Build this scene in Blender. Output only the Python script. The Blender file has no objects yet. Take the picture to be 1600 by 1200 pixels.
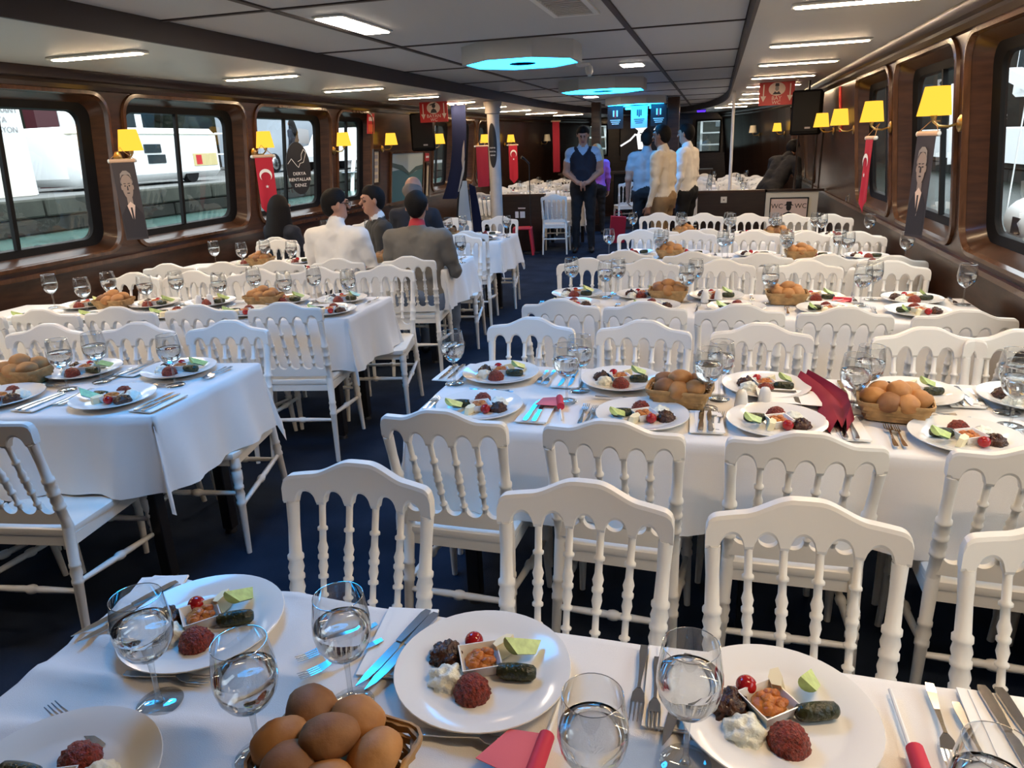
import bpy, math, random
import numpy as np
from mathutils import Vector, Matrix, noise, Euler

random.seed(7)
PI = math.pi
scene = bpy.context.scene
COL = scene.collection

# ------------------------------------------------------------------ camera, world, exposure
CAM_H = 1.62
cam_d = bpy.data.cameras.new('camera')
cam_d.sensor_width = 36.0
cam_d.lens = 25.17
cam_d.clip_start = 0.02
cam_d.clip_end = 300
cam = bpy.data.objects.new('camera', cam_d)
COL.objects.link(cam)
_r = Vector((0.96458515, 0.26109924, -0.03745215))
_u = Vector((-0.04821767, 0.31413503, 0.94815307))
_b = Vector((0.25932708, -0.91276852, 0.31559958))
cam.matrix_world = Matrix(((_r.x, _u.x, _b.x, 0), (_r.y, _u.y, _b.y, 0), (_r.z, _u.z, _b.z, CAM_H), (0, 0, 0, 1)))
scene.camera = cam

world = bpy.data.worlds.new('overcast_sky')
scene.world = world
world.use_nodes = True
bg = world.node_tree.nodes['Background']
bg.inputs['Color'].default_value = (0.86, 0.93, 1.0, 1)
bg.inputs['Strength'].default_value = 4.2

scene.view_settings.view_transform = 'Standard'
scene.view_settings.look = 'None'
scene.view_settings.gamma = 1.0
scene.view_settings.use_curve_mapping = False
scene.view_settings.exposure = 0.22
scene.cycles.use_denoising = True
scene.cycles.max_bounces = 10
scene.cycles.transmission_bounces = 8
scene.cycles.transparent_max_bounces = 16
scene.cycles.sample_clamp_indirect = 4.0
scene.cycles.caustics_refractive = False
scene.cycles.caustics_reflective = False

# ------------------------------------------------------------------ materials
MATS = {}
def mat(name, col, rough=0.5, metal=0.0, spec=0.5, bump=0.0, bscale=80.0, var=0.0, vscale=6.0, coat=0.0, stretch=None,
        col2=None, emit=None, estr=0.0, trans=0.0, ior=1.45, sheen=0.0):
    m = bpy.data.materials.new(name); m.use_nodes = True
    nt = m.node_tree; N = nt.nodes; K = nt.links
    p = N['Principled BSDF']
    p.inputs['Base Color'].default_value = (*col, 1)
    p.inputs['Roughness'].default_value = rough
    p.inputs['Metallic'].default_value = metal
    p.inputs['Specular IOR Level'].default_value = spec
    p.inputs['Coat Weight'].default_value = coat
    p.inputs['Coat Roughness'].default_value = 0.08
    p.inputs['IOR'].default_value = ior
    p.inputs['Transmission Weight'].default_value = trans
    if sheen: p.inputs['Sheen Weight'].default_value = sheen
    if emit:
        p.inputs['Emission Color'].default_value = (*emit, 1)
        p.inputs['Emission Strength'].default_value = estr
    if bump or var:
        tc = N.new('ShaderNodeTexCoord'); mp = N.new('ShaderNodeMapping')
        K.new(tc.outputs['Object'], mp.inputs['Vector'])
        if stretch: mp.inputs['Scale'].default_value = stretch
        if var:
            nz = N.new('ShaderNodeTexNoise'); nz.inputs['Scale'].default_value = vscale; nz.inputs['Detail'].default_value = 6
            K.new(mp.outputs['Vector'], nz.inputs['Vector'])
            rp = N.new('ShaderNodeValToRGB')
            c2 = col2 or tuple(min(1, c * (1 + var)) for c in col)
            c1 = col if col2 else tuple(c * (1 - var) for c in col)
            rp.color_ramp.elements[0].position = 0.3; rp.color_ramp.elements[0].color = (*c1, 1)
            rp.color_ramp.elements[1].position = 0.7; rp.color_ramp.elements[1].color = (*c2, 1)
            K.new(nz.outputs['Fac'], rp.inputs['Fac']); K.new(rp.outputs['Color'], p.inputs['Base Color'])
        if bump:
            nb = N.new('ShaderNodeTexNoise'); nb.inputs['Scale'].default_value = bscale; nb.inputs['Detail'].default_value = 4
            K.new(mp.outputs['Vector'], nb.inputs['Vector'])
            bp = N.new('ShaderNodeBump'); bp.inputs['Strength'].default_value = bump; bp.inputs['Distance'].default_value = 0.01
            K.new(nb.outputs['Fac'], bp.inputs['Height']); K.new(bp.outputs['Normal'], p.inputs['Normal'])
    MATS[name] = m
    return m
def emat(name, col, strength):
    m = bpy.data.materials.new(name); m.use_nodes = True
    nt = m.node_tree; nt.nodes.clear()
    e = nt.nodes.new('ShaderNodeEmission'); o = nt.nodes.new('ShaderNodeOutputMaterial')
    e.inputs['Color'].default_value = (*col, 1); e.inputs['Strength'].default_value = strength
    nt.links.new(e.outputs[0], o.inputs[0]); MATS[name] = m
    return m
def pane_mat(name, tint=(0.9, 0.95, 0.94), f0=0.07, power=5.0):
    # thin clear sheet: see-through with a mirror share that grows towards grazing view
    m = bpy.data.materials.new(name); m.use_nodes = True
    nt = m.node_tree; nt.nodes.clear(); N = nt.nodes.new; K = nt.links.new
    t = N('ShaderNodeBsdfTransparent'); g = N('ShaderNodeBsdfGlossy'); mx = N('ShaderNodeMixShader'); o = N('ShaderNodeOutputMaterial')
    t.inputs['Color'].default_value = (*tint, 1); g.inputs['Roughness'].default_value = 0.01
    lw = N('ShaderNodeLayerWeight'); lw.inputs['Blend'].default_value = 0.5
    pw = N('ShaderNodeMath'); pw.operation = 'POWER'; pw.inputs[1].default_value = power
    ma = N('ShaderNodeMath'); ma.operation = 'MULTIPLY_ADD'; ma.inputs[1].default_value = 1 - f0; ma.inputs[2].default_value = f0
    K(lw.outputs['Facing'], pw.inputs[0]); K(pw.outputs[0], ma.inputs[0]); K(ma.outputs[0], mx.inputs[0])
    K(t.outputs[0], mx.inputs[1]); K(g.outputs[0], mx.inputs[2]); K(mx.outputs[0], o.inputs[0]); MATS[name] = m
    return m

mat('chair_white', (0.80, 0.765, 0.70), 0.32, spec=0.5)
mat('cloth', (0.80, 0.775, 0.745), 0.85, spec=0.15, bump=0.25, bscale=900, sheen=0.1)
mat('napkin', (0.86, 0.84, 0.80), 0.9, spec=0.1)
mat('porcelain', (0.82, 0.80, 0.76), 0.12, spec=0.5)
mat('steel', (0.62, 0.62, 0.63), 0.16, metal=1.0)
mat('black_metal', (0.012, 0.012, 0.014), 0.45)
mat('wood_board', (0.25, 0.15, 0.08), 0.6)
mat('carpet', (0.016, 0.024, 0.042), 0.95, spec=0.1, bump=0.5, bscale=400, var=0.35, vscale=3)
mat('wood', (0.050, 0.021, 0.0108), 0.30, spec=0.45, var=0.4, vscale=5, stretch=(1, 1, 6), coat=0.12, bump=0.05, bscale=20)
mat('wood_light', (0.085, 0.036, 0.017), 0.25, spec=0.45, var=0.35, vscale=5, stretch=(6, 6, 1), coat=0.2)
mat('wood_dark', (0.024, 0.012, 0.0075), 0.32, var=0.3, vscale=4, stretch=(1, 1, 6), coat=0.12)
mat('ceiling_white', (0.52, 0.52, 0.52), 0.55, spec=0.3)
mat('ceiling_side', (0.58, 0.56, 0.53), 0.45, spec=0.3)
mat('seam_dark', (0.010, 0.008, 0.008), 0.9, spec=0.1)
mat('beam_dark', (0.045, 0.032, 0.030), 0.55)
mat('rubber', (0.006, 0.006, 0.0065), 0.6, spec=0.2)
pane_mat('window_glass')
pane_mat('partition_glass', (0.75, 0.8, 0.8))
pane_mat('glass', (0.93, 0.94, 0.94), 0.09, 2.0)
pane_mat('glass_rim', (0.75, 0.77, 0.78), 0.45, 1.0)
mat('water', (1, 1, 1), 0.0, trans=1.0, ior=1.33)
emat('linear_lamp', (1.0, 0.71, 0.43), 86.0)
emat('down_lamp', (1.0, 0.86, 0.70), 34.0)
emat('blue_lamp', (0.012, 0.38, 1.0), 17.0)
emat('shade_glow', (1.0, 0.50, 0.045), 1.35)
emat('strip_blue', (0.08, 0.02, 1.0), 2.0)
mat('shade_off', (0.75, 0.70, 0.55), 0.8)
mat('brass', (0.55, 0.36, 0.12), 0.3, metal=1.0)
mat('plastic_white', (0.75, 0.75, 0.73), 0.4)
mat('print_red', (0.50, 0.025, 0.03), 0.45)
mat('print_pale', (0.78, 0.62, 0.55), 0.5)
mat('print_white', (0.85, 0.85, 0.85), 0.5)
mat('print_black', (0.012, 0.012, 0.014), 0.5)
mat('print_grey', (0.30, 0.28, 0.28), 0.6)
mat('portrait_skin', (0.33, 0.27, 0.25), 0.6)
mat('portrait_dark', (0.05, 0.045, 0.055), 0.6)
mat('portrait_suit', (0.028, 0.027, 0.036), 0.6)
mat('flag_red', (0.45, 0.012, 0.035), 0.7)
mat('cord', (0.45, 0.25, 0.12), 0.7)
mat('roller_wood', (0.62, 0.43, 0.31), 0.45)
mat('navy_cloth', (0.007, 0.012, 0.045), 0.75, spec=0.2)
mat('column_white', (0.50, 0.46, 0.42), 0.6, var=0.1)
mat('speaker_black', (0.006, 0.006, 0.0065), 0.8, spec=0.15)
mat('tomato', (0.36, 0.012, 0.014), 0.12, var=0.35, vscale=18)
mat('cheese', (0.84, 0.74, 0.48), 0.4)
mat('cuke_skin', (0.035, 0.10, 0.015), 0.3, var=0.4, vscale=40)
mat('cuke_flesh', (0.50, 0.62, 0.22), 0.3, var=0.2, vscale=60)
mat('dolma', (0.030, 0.034, 0.012), 0.25, var=0.5, vscale=60, bump=0.6, bscale=90)
mat('bulgur', (0.25, 0.035, 0.018), 0.35, var=0.55, vscale=180, bump=1.0, bscale=220)
mat('yogurt', (0.82, 0.82, 0.70), 0.35, var=0.0, bump=0.6, bscale=90, vscale=130, col2=(0.84, 0.84, 0.73))
mat('eggplant', (0.055, 0.020, 0.010), 0.22, var=0.8, vscale=70, bump=0.8, bscale=80)
mat('stew', (0.36, 0.085, 0.02), 0.3, col2=(0.62, 0.22, 0.03), var=0.4, vscale=60, bump=0.5, bscale=90)
mat('oil', (0.70, 0.30, 0.04), 0.08)
mat('bread', (0.36, 0.15, 0.045), 0.6, var=0.3, col2=(0.55, 0.27, 0.09), vscale=14, bump=0.15, bscale=60)
mat('bread_brown', (0.20, 0.085, 0.032), 0.65, var=0.3, col2=(0.33, 0.15, 0.055), vscale=14, bump=0.15, bscale=60)
mat('wicker', (0.45, 0.27, 0.11), 0.6, var=0.3, vscale=30)
mat('paper_pink', (0.72, 0.14, 0.16), 0.6)
mat('paper_red', (0.55, 0.02, 0.05), 0.6)
mat('skin', (0.42, 0.22, 0.15), 0.5)
mat('skin_dark', (0.26, 0.13, 0.085), 0.5)
mat('hair_black', (0.006, 0.005, 0.005), 0.7, spec=0.2, bump=0.4, bscale=120)
mat('hair_grey', (0.13, 0.11, 0.10), 0.6, bump=0.4, bscale=120)
mat('hair_blond', (0.30, 0.13, 0.045), 0.5, bump=0.4, bscale=120)
mat('shirt_white', (0.74, 0.71, 0.67), 0.8, bump=0.3, bscale=14)
mat('shirt_cream', (0.62, 0.55, 0.45), 0.8, bump=0.3, bscale=14)
mat('shirt_grey', (0.30, 0.30, 0.32), 0.8, bump=0.3, bscale=14)
mat('shirt_blue', (0.32, 0.45, 0.62), 0.8)
mat('vest_navy', (0.008, 0.009, 0.02), 0.8)
mat('jacket_grey', (0.15, 0.135, 0.115), 0.85, bump=0.4, bscale=12)
mat('jacket_dark', (0.035, 0.032, 0.028), 0.85)
mat('jacket_navy', (0.012, 0.014, 0.022), 0.85)
mat('collar_red', (0.40, 0.02, 0.03), 0.7)
mat('trouser_black', (0.008, 0.008, 0.010), 0.85)
mat('trouser_tan', (0.24, 0.15, 0.075), 0.85)
mat('jeans', (0.12, 0.16, 0.24), 0.85)
mat('purple', (0.30, 0.09, 0.42), 0.7)
mat('shoe', (0.01, 0.01, 0.01), 0.3)
mat('eye', (0.02, 0.015, 0.012), 0.2)
mat('lips', (0.30, 0.10, 0.08), 0.5)
mat('stone', (0.036, 0.037, 0.029), 0.9, var=0.5, vscale=1.5, bump=0.6, bscale=6)
mat('stone_dark', (0.009, 0.010, 0.007), 0.9, var=0.6, vscale=2.0, bump=0.6, bscale=6)
mat('asphalt', (0.16, 0.16, 0.155), 0.95, var=0.2, vscale=1)
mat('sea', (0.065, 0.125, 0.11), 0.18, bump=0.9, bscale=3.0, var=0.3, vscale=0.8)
mat('paint_white', (0.82, 0.83, 0.83), 0.4)
mat('paint_cream', (0.70, 0.68, 0.58), 0.5)
mat('paint_grey', (0.30, 0.33, 0.37), 0.4)
mat('paint_maroon', (0.045, 0.005, 0.009), 0.5)
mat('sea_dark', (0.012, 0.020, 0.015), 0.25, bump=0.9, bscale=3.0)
mat('red_fabric', (0.27, 0.008, 0.028), 0.8)
mat('dark_pane', (0.03, 0.04, 0.045), 0.1)
mat('leaf', (0.006, 0.012, 0.005), 0.8, var=0.6, vscale=3, bump=1.0, bscale=5)
mat('bark', (0.05, 0.035, 0.02), 0.9)
mat('sea_print', (0.05, 0.16, 0.17), 0.5)
mat('sky_print', (0.42, 0.50, 0.48), 0.5)
mat('land_print', (0.05, 0.10, 0.09), 0.5)
mat('sand_print', (0.55, 0.45, 0.22), 0.5)
mat('paper_cream', (0.55, 0.47, 0.33), 0.6)
mat('green_sign', (0.02, 0.14, 0.07), 0.5)
mat('orange_sign', (0.65, 0.12, 0.05), 0.5)
mat('dark_teal', (0.02, 0.05, 0.06), 0.5)
mat('screen_black', (0.02, 0.02, 0.022), 0.25)
emat('screen_white', (1, 1, 1), 1.1)
emat('screen_red', (1, 0.02, 0.06), 0.8)
mat('red_plastic', (0.55, 0.03, 0.05), 0.4)
mat('pale_blue_print', (0.42, 0.58, 0.80), 0.6)

# ------------------------------------------------------------------ mesh helpers
class MB:
    def __init__(s): s.v = []; s.f = []; s.m = []; s.mats = []
    def mi(s, name):
        if name not in s.mats: s.mats.append(name)
        return s.mats.index(name)
    def add(s, vs, fs, m):
        o = len(s.v); k = s.mi(m)
        s.v.extend([tuple(v) for v in vs]); s.f.extend([tuple(i + o for i in f) for f in fs]); s.m.extend([k] * len(fs))
        return s
    def box(s, c, d, m, M=None, bev=0.0):
        x, y, z = d[0] / 2, d[1] / 2, d[2] / 2
        if bev:
            b = min(bev, x * .9, y * .9, z * .9)
            vs = []; 
            for sx in (-1, 1):
                for sy in (-1, 1):
                    for sz in (-1, 1):
                        vs += [Vector((sx * x, sy * (y - b), sz * (z - b))), Vector((sx * (x - b), sy * y, sz * (z - b))), Vector((sx * (x - b), sy * (y - b), sz * z))]
            def I(sx, sy, sz, k): return ((sx > 0) * 4 + (sy > 0) * 2 + (sz > 0)) * 3 + k
            fs = []
            for sg in (-1, 1):
                a = [I(sg, -1, -1, 0), I(sg, 1, -1, 0), I(sg, 1, 1, 0), I(sg, -1, 1, 0)]; fs.append(a if sg > 0 else a[::-1])
                a = [I(-1, sg, -1, 1), I(-1, sg, 1, 1), I(1, sg, 1, 1), I(1, sg, -1, 1)]; fs.append(a if sg > 0 else a[::-1])
                a = [I(-1, -1, sg, 2), I(1, -1, sg, 2), I(1, 1, sg, 2), I(-1, 1, sg, 2)]; fs.append(a if sg > 0 else a[::-1])
            for a_ in (-1, 1):
                for b_ in (-1, 1):
                    q = [I(a_, b_, -1, 0), I(a_, b_, 1, 0), I(a_, b_, 1, 1), I(a_, b_, -1, 1)]; fs.append(q if a_ * b_ < 0 else q[::-1])
                    q = [I(a_, -1, b_, 0), I(a_, 1, b_, 0), I(a_, 1, b_, 2), I(a_, -1, b_, 2)]; fs.append(q if a_ * b_ > 0 else q[::-1])
                    q = [I(-1, a_, b_, 1), I(1, a_, b_, 1), I(1, a_, b_, 2), I(-1, a_, b_, 2)]; fs.append(q if a_ * b_ < 0 else q[::-1])
                    for c_ in (-1, 1):
                        t = [I(a_, b_, c_, 0), I(a_, b_, c_, 1), I(a_, b_, c_, 2)]; fs.append(t if a_ * b_ * c_ > 0 else t[::-1])
        else:
            vs = [Vector((sx * x, sy * y, sz * z)) for sx in (-1, 1) for sy in (-1, 1) for sz in (-1, 1)]
            fs = [(0, 1, 3, 2), (4, 6, 7, 5), (0, 4, 5, 1), (2, 3, 7, 6), (0, 2, 6, 4), (1, 5, 7, 3)]
        c = Vector(c)
        if M is not None: vs = [M @ v for v in vs]
        return s.add([v + c for v in vs], fs, m)
    def lathe(s, prof, n, m, p0=(0, 0, 0), p1=(0, 0, 1), caps=True):
        # prof: list of (t, r); t in metres along the axis p0->p1
        p0 = Vector(p0); d = (Vector(p1) - p0).normalized()
        a = Vector((1, 0, 0)) if abs(d.x) < .9 else Vector((0, 1, 0))
        u = d.cross(a).normalized(); w = d.cross(u)
        vs = []; fs = []
        for t, r in prof:
            for k in range(n):
                q = 2 * PI * k / n
                vs.append(p0 + d * t + (u * math.cos(q) + w * math.sin(q)) * r)
        for i in range(len(prof) - 1):
            for k in range(n):
                k2 = (k + 1) % n
                fs.append((i * n + k, i * n + k2, (i + 1) * n + k2, (i + 1) * n + k))
        if caps:
            if prof[0][1] > 1e-5: fs.append(tuple(range(n))[::-1])
            if prof[-1][1] > 1e-5: fs.append(tuple((len(prof) - 1) * n + k for k in range(n)))
        return s.add(vs, fs, m)
    def tube(s, pts, r, n, m):
        pts = [Vector(p) for p in pts]; vs = []; fs = []
        rr = r if isinstance(r, (list, tuple)) else [r] * len(pts)
        up = Vector((0, 0, 1))
        for i, p in enumerate(pts):
            d = (pts[min(i + 1, len(pts) - 1)] - pts[max(i - 1, 0)]).normalized()
            u = d.cross(up)
            if u.length < 1e-3: u = d.cross(Vector((0, 1, 0)))
            u.normalize(); w = d.cross(u)
            for k in range(n):
                q = 2 * PI * k / n
                vs.append(p + (u * math.cos(q) + w * math.sin(q)) * rr[i])
        for i in range(len(pts) - 1):
            for k in range(n):
                k2 = (k + 1) % n
                fs.append((i * n + k, i * n + k2, (i + 1) * n + k2, (i + 1) * n + k))
        fs.append(tuple(range(n))[::-1]); fs.append(tuple((len(pts) - 1) * n + k for k in range(n)))
        return s.add(vs, fs, m)
    def prism(s, poly, a0, a1, m, plane='xz', back=None):
        # poly 2D (counter-clockwise), extruded along the third axis from a0 to a1
        def P(p, a):
            return {'xz': (p[0], a, p[1]), 'xy': (p[0], p[1], a), 'yz': (a, p[0], p[1])}[plane]
        n = len(poly)
        vs = [P(p, a0) for p in poly] + [P(p, a1) for p in poly]
        fs = [tuple(range(n)), tuple(range(2 * n - 1, n - 1, -1))]
        fs += [(i, i + n, (i + 1) % n + n, (i + 1) % n) for i in range(n)]
        return s.add(vs, fs, m)
    def xform(s, M):
        s.v = [tuple(M @ Vector(v)) for v in s.v]; return s
    def mesh(s, name, smooth=True, angle=0.7):
        me = bpy.data.meshes.new(name); me.from_pydata(s.v, [], s.f)
        for k in s.mats: me.materials.append(MATS[k])
        me.polygons.foreach_set('material_index', s.m)
        me.update()
        if smooth:
            me.shade_smooth(); me.set_sharp_from_angle(angle=angle)
        return me

def link(name, data, parent=None, loc=(0, 0, 0), rot=(0, 0, 0), scale=None):
    o = bpy.data.objects.new(name, data); COL.objects.link(o)
    if parent is not None: o.parent = parent
    o.location = loc; o.rotation_euler = rot
    if scale: o.scale = scale if isinstance(scale, (tuple, list)) else (scale,) * 3
    return o
def tag(o, label, cat, group=None):
    o['label'] = label; o['category'] = cat
    if group: o['group'] = group
    return o
def thing(name, label, cat, loc=(0, 0, 0), rz=0.0, group=None, scale=None):
    o = link(name, None, None, loc, (0, 0, rz), scale); o.empty_display_size = 0.05
    return tag(o, label, cat, group)
def one(name, me, label, cat, loc=(0, 0, 0), rot=(0, 0, 0), group=None, scale=None):
    return tag(link(name, me, None, loc, rot, scale), label, cat, group)
def kit_place(kit, parent):
    for k in kit:
        o = link(k[0], k[1], parent, k[2] if len(k) > 2 else (0, 0, 0), k[3] if len(k) > 3 else (0, 0, 0))
        if len(k) > 4: kit_place(k[4], o)
def struct(o):
    o['kind'] = 'structure'; return o
def text_mesh(txt, size, m, ext=0.0008, align='CENTER', bold=0.0):
    c = bpy.data.curves.new('lettering', 'FONT'); c.body = txt; c.size = size; c.extrude = ext; c.align_x = align; c.align_y = 'CENTER'
    c.offset = bold; c.resolution_u = 3
    o = bpy.data.objects.new('lettering_tmp', c); COL.objects.link(o)
    dg = bpy.context.evaluated_depsgraph_get()
    me = bpy.data.meshes.new_from_object(o.evaluated_get(dg))
    me.materials.clear(); me.materials.append(MATS[m])
    bpy.data.objects.remove(o); bpy.data.curves.remove(c)
    return me
def rrect(w, h, r, n=6, cx=0.0, cy=0.0):
    pts = []
    for qx, qy, a0 in ((1, 1, 0), (-1, 1, PI / 2), (-1, -1, PI), (1, -1, 1.5 * PI)):
        for k in range(n + 1):
            a = a0 + k * PI / 2 / n
            pts.append((cx + qx * (w / 2 - r) + r * math.cos(a), cy + qy * (h / 2 - r) + r * math.sin(a)))
    return pts
def ell(rx, rz, n=20, cx=0, cz=0): return [(cx + rx * math.cos(2 * PI * k / n), cz + rz * math.sin(2 * PI * k / n)) for k in range(n)]
def ico(sub):
    import bmesh
    bm = bmesh.new(); bmesh.ops.create_icosphere(bm, subdivisions=sub, radius=1.0)
    vs = [v.co.copy() for v in bm.verts]; fs = [tuple(v.index for v in f.verts) for f in bm.faces]; bm.free()
    return vs, fs
ICO = {k: ico(k) for k in (2, 3, 4)}
def blob(mb, c, r, m, sub=3, amp=0.0, freq=3.0, seed=0.0, flat=None):
    vs, fs = ICO[sub]; out = []
    for v in vs:
        k = 1 + amp * noise.noise(v * freq + Vector((seed, seed * 1.7, 0)))
        p = Vector((v.x * r[0] * k, v.y * r[1] * k, v.z * r[2] * k))
        if flat is not None and p.z < flat: p.z = flat
        out.append(p + Vector(c))
    mb.add(out, fs, m); return mb
# ------------------------------------------------------------------ room shell
CZ, CT, LX, RX, KL = 2.22, 2.33, -4.30, 1.24, 0.11
MIDX = (LX + RX) / 2
Y0, YB, YF = -0.9, 14.6, 19.6
COF0, COF1, COFY = -2.94, 0.165, 12.0
def wx(side, z, d=0.0, y=0.0):
    b = LX - KL * (CZ - z) - d if side < 0 else RX + KL * (CZ - z) + d
    if y > YB:
        t = (y - YB) / (YF - YB); b += -side * 1.15 * t ** 1.6
    return b

fl = struct(link('floor', MB().box((-1.5, 8.0, -0.05), (6.6, 24.0, 0.1), 'carpet').mesh('floor', False)))
def bay(mb, side, y0, y1, win=None, m='wood'):
    def q(a, b, c, d):
        P = [(wx(side, z, 0, y), y, z) for y, z in ((a, c), (b, c), (b, d), (a, d))]
        mb.add(P, [(0, 1, 2, 3)], m)
    if win is None:
        q(y0, y1, 0, CZ); return
    yc, zc, w, h, r = win
    a, b, c, d = yc - w / 2, yc + w / 2, zc - h / 2, zc + h / 2
    q(y0, y1, 0, c); q(y0, y1, d, CZ); q(y0, a, c, d); q(b, y1, c, d)
    for sy, sz, ky, kz in ((a, c, 1, 1), (b, c, -1, 1), (b, d, -1, -1), (a, d, 1, -1)):
        pts = [(sy, sz)] + [(sy + ky * r * (1 - math.cos(t)), sz + kz * r * (1 - math.sin(t))) for t in [PI / 2 * k / 6 for k in range(7)]]
        mb.add([(wx(side, z, 0, y), y, z) for y, z in pts], [(0, i, i + 1) for i in range(1, 7)], m)
nwin = [0]
def window(side, win, mull=0.46):
    nwin[0] += 1
    yc, zc, w, h, r = win
    def ring(mb, A, B, m):
        # A, B: (width, height, radius, depth, z shift)
        n = 28; vs = []; fs = []
        for (ww, hh, rr, dd, zs) in (A, B):
            vs += [(wx(side, z, dd, y), y, z) for y, z in rrect(ww, hh, rr, 6, yc, zc + zs)]
        fs = [(i, (i + 1) % n, n + (i + 1) % n, n + i) for i in range(n)]
        mb.add(vs, fs, m)
    mb = MB(); ring(mb, (w, h, r, 0, 0), (w - .10, h - .10, r - .03, .10, 0), 'wood')
    o = struct(link('window_%d' % nwin[0], mb.mesh('window_casing')))
    # raised glossy moulding round the opening
    mo = MB(); A = (w + .05, h + .05, r + .02); 
    ring(mo, (w + .055, h + .055, r + .025, 0, 0), (w + .045, h + .045, r + .02, -.018, 0), 'wood_light')
    ring(mo, (w + .045, h + .045, r + .02, -.018, 0), (w - .005, h - .005, r, -.022, 0), 'wood_light')
    ring(mo, (w - .005, h - .005, r, -.022, 0), (w - .02, h - .02, r - .01, .01, 0), 'wood_light')
    link('moulding', mo.mesh('window_moulding', angle=1.2), o)
    rb = MB(); ring(rb, (w - .10, h - .10, r - .03, .10, 0), (w - .26, h - .20, r - .05, .115, 0), 'rubber')
    ring(rb, (w - .26, h - .20, r - .05, .115, 0), (w - .28, h - .22, r - .05, .145, 0), 'rubber')
    link('rubber_frame', rb.mesh('window_rubber'), o)
    gw, gh = w - .26, h - .20
    ym = yc - gw / 2 + gw * mull
    for a, b, dd in ((yc - gw / 2, ym, .118), (ym, yc + gw / 2, .126)):
        g = MB(); g.add([(wx(side, z, dd, y), y, z) for y, z in ((a, zc - gh / 2), (b, zc - gh / 2), (b, zc + gh / 2), (a, zc + gh / 2))], [(0, 1, 2, 3)], 'window_glass')
        link('pane', g.mesh('window_pane', False), o)
    mm = MB(); zz = (zc - gh / 2, zc + gh / 2)
    vs = [(wx(side, z, dd, y), y, z) for z in zz for y, dd in ((ym - .015, .10), (ym + .015, .10), (ym + .015, .13), (ym - .015, .13))]
    mm.add(vs, [(0, 1, 5, 4), (1, 2, 6, 5), (2, 3, 7, 6), (3, 0, 4, 7)], 'rubber')
    link('mullion', mm.mesh('window_mullion', False), o)
    return o
bays = [(-0.23, 1.42, 1), (1.42, 3.07, 1), (3.07, 4.72, 1), (4.72, 6.40, 1), (6.40, 8.05, 1), (8.05, 9.15, 1), (9.15, 11.20, 0),
        (11.20, 12.35, 1), (12.35, 13.5, 1), (13.5, 14.6, 1)]
for side, nm in ((-1, 'wall_left'), (1, 'wall_right')):
    mb = MB()
    bay(mb, side, Y0, -0.23)
    for y0, y1, wn in bays:
        if side > 0 and y0 == 8.05: wn = 0
        if wn:
            W = ((y0 + y1) / 2, 1.525, y1 - y0 - .17, 1.11, .14)
            bay(mb, side, y0, y1, W); window(side, W)
        else: bay(mb, side, y0, y1)
    n = 8
    for k in range(n): bay(mb, side, YB + (YF - YB) * k / n, YB + (YF - YB) * (k + 1) / n, None, 'wood_dark')
    struct(link(nm, mb.mesh(nm, False)))
    # cornice between wall and ceiling, two stepped strips
    mb = MB()
    ys = [Y0, YB] + [YB + (YF - YB) * k / 8 for k in range(1, 9)]
    prof = [(.0, 2.10), (.03, 2.105), (.05, 2.13), (.045, 2.15), (.075, 2.16), (.09, 2.19), (.09, 2.219)]
    vs = []; fs = []
    for y in ys: vs += [(wx(side, z, -d, y), y, z) for d, z in prof]
    m_ = len(prof)
    for i in range(len(ys) - 1):
        for j in range(m_ - 1): fs.append((i * m_ + j, (i + 1) * m_ + j, (i + 1) * m_ + j + 1, i * m_ + j + 1))
    mb.add(vs, fs, 'wood_dark')
    struct(link('trim_%d' % (1 if side < 0 else 2), mb.mesh('cornice', True, 0.5)))
    # sill moulding running under the windows and a base board
    mb = MB()
    for za, zb, d, m in ((0.885, 0.915, .03, 'wood_light'), (0.0, 0.12, .02, 'wood_dark')):
        vs = [(wx(side, z, -dd), y, z) for y in (Y0, YB) for z, dd in ((za, 0), (za, d), (zb, d), (zb, 0))]
        mb.add(vs, [(0, 1, 5, 4), (1, 2, 6, 5), (2, 3, 7, 6)], m)
    struct(link('baseboard_left' if side < 0 else 'baseboard_right', mb.mesh('rail', False)))

# ceiling: lower side strips, raised centre made of panels with dark joints
mb = MB()
NS = 16
ys = [Y0, COFY] + [COFY + (YF - COFY) * k / NS for k in range(1, NS + 1)]
def cof(side, y):
    if y <= COFY: return COF0 if side < 0 else COF1
    c = (COF0 + COF1) / 2; t = min(1, (y - COFY) / 6.9)
    return c + side * (COF1 - COF0) / 2 * math.sqrt(max(0, 1 - t * t))
for side in (-1, 1):
    for i in range(len(ys) - 1):
        a, b = ys[i], ys[i + 1]
        mb.add([(wx(side, CZ, 0, a), a, CZ), (wx(side, CZ, 0, b), b, CZ), (cof(side, b), b, CZ), (cof(side, a), a, CZ)], [(0, 1, 2, 3)], 'ceiling_side')
mb.box((MIDX, 8.0, CT + .03), (5.7, 24.0, .02), 'seam_dark')
ceil = struct(link('ceiling', mb.mesh('ceiling', False)))
mb = MB()
for side in (-1, 1):
    for i in range(len(ys) - 1):
        a, b = ys[i], ys[i + 1]; w = .02 * side
        P = [(cof(side, a), a), (cof(side, b), b), (cof(side, b) - w, b), (cof(side, a) - w, a)]
        vs = [(x, y, z) for z in (CZ - .006, CT + .02) for x, y in P]
        mb.add(vs, [(0, 1, 5, 4), (2, 3, 7, 6), (3, 2, 1, 0)], 'beam_dark')
struct(link('trim_3', mb.mesh('coffer_fascia', False)))
cols = [(COF0 + .02, -2.265), (-2.235, -0.615), (-0.585, COF1 - .02)]
rows = [-0.95, .35, 2.0, 3.65, 5.3, 6.95, 8.6, 10.25, 11.9, 13.55, 15.2, 16.85, 18.5]
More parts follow.
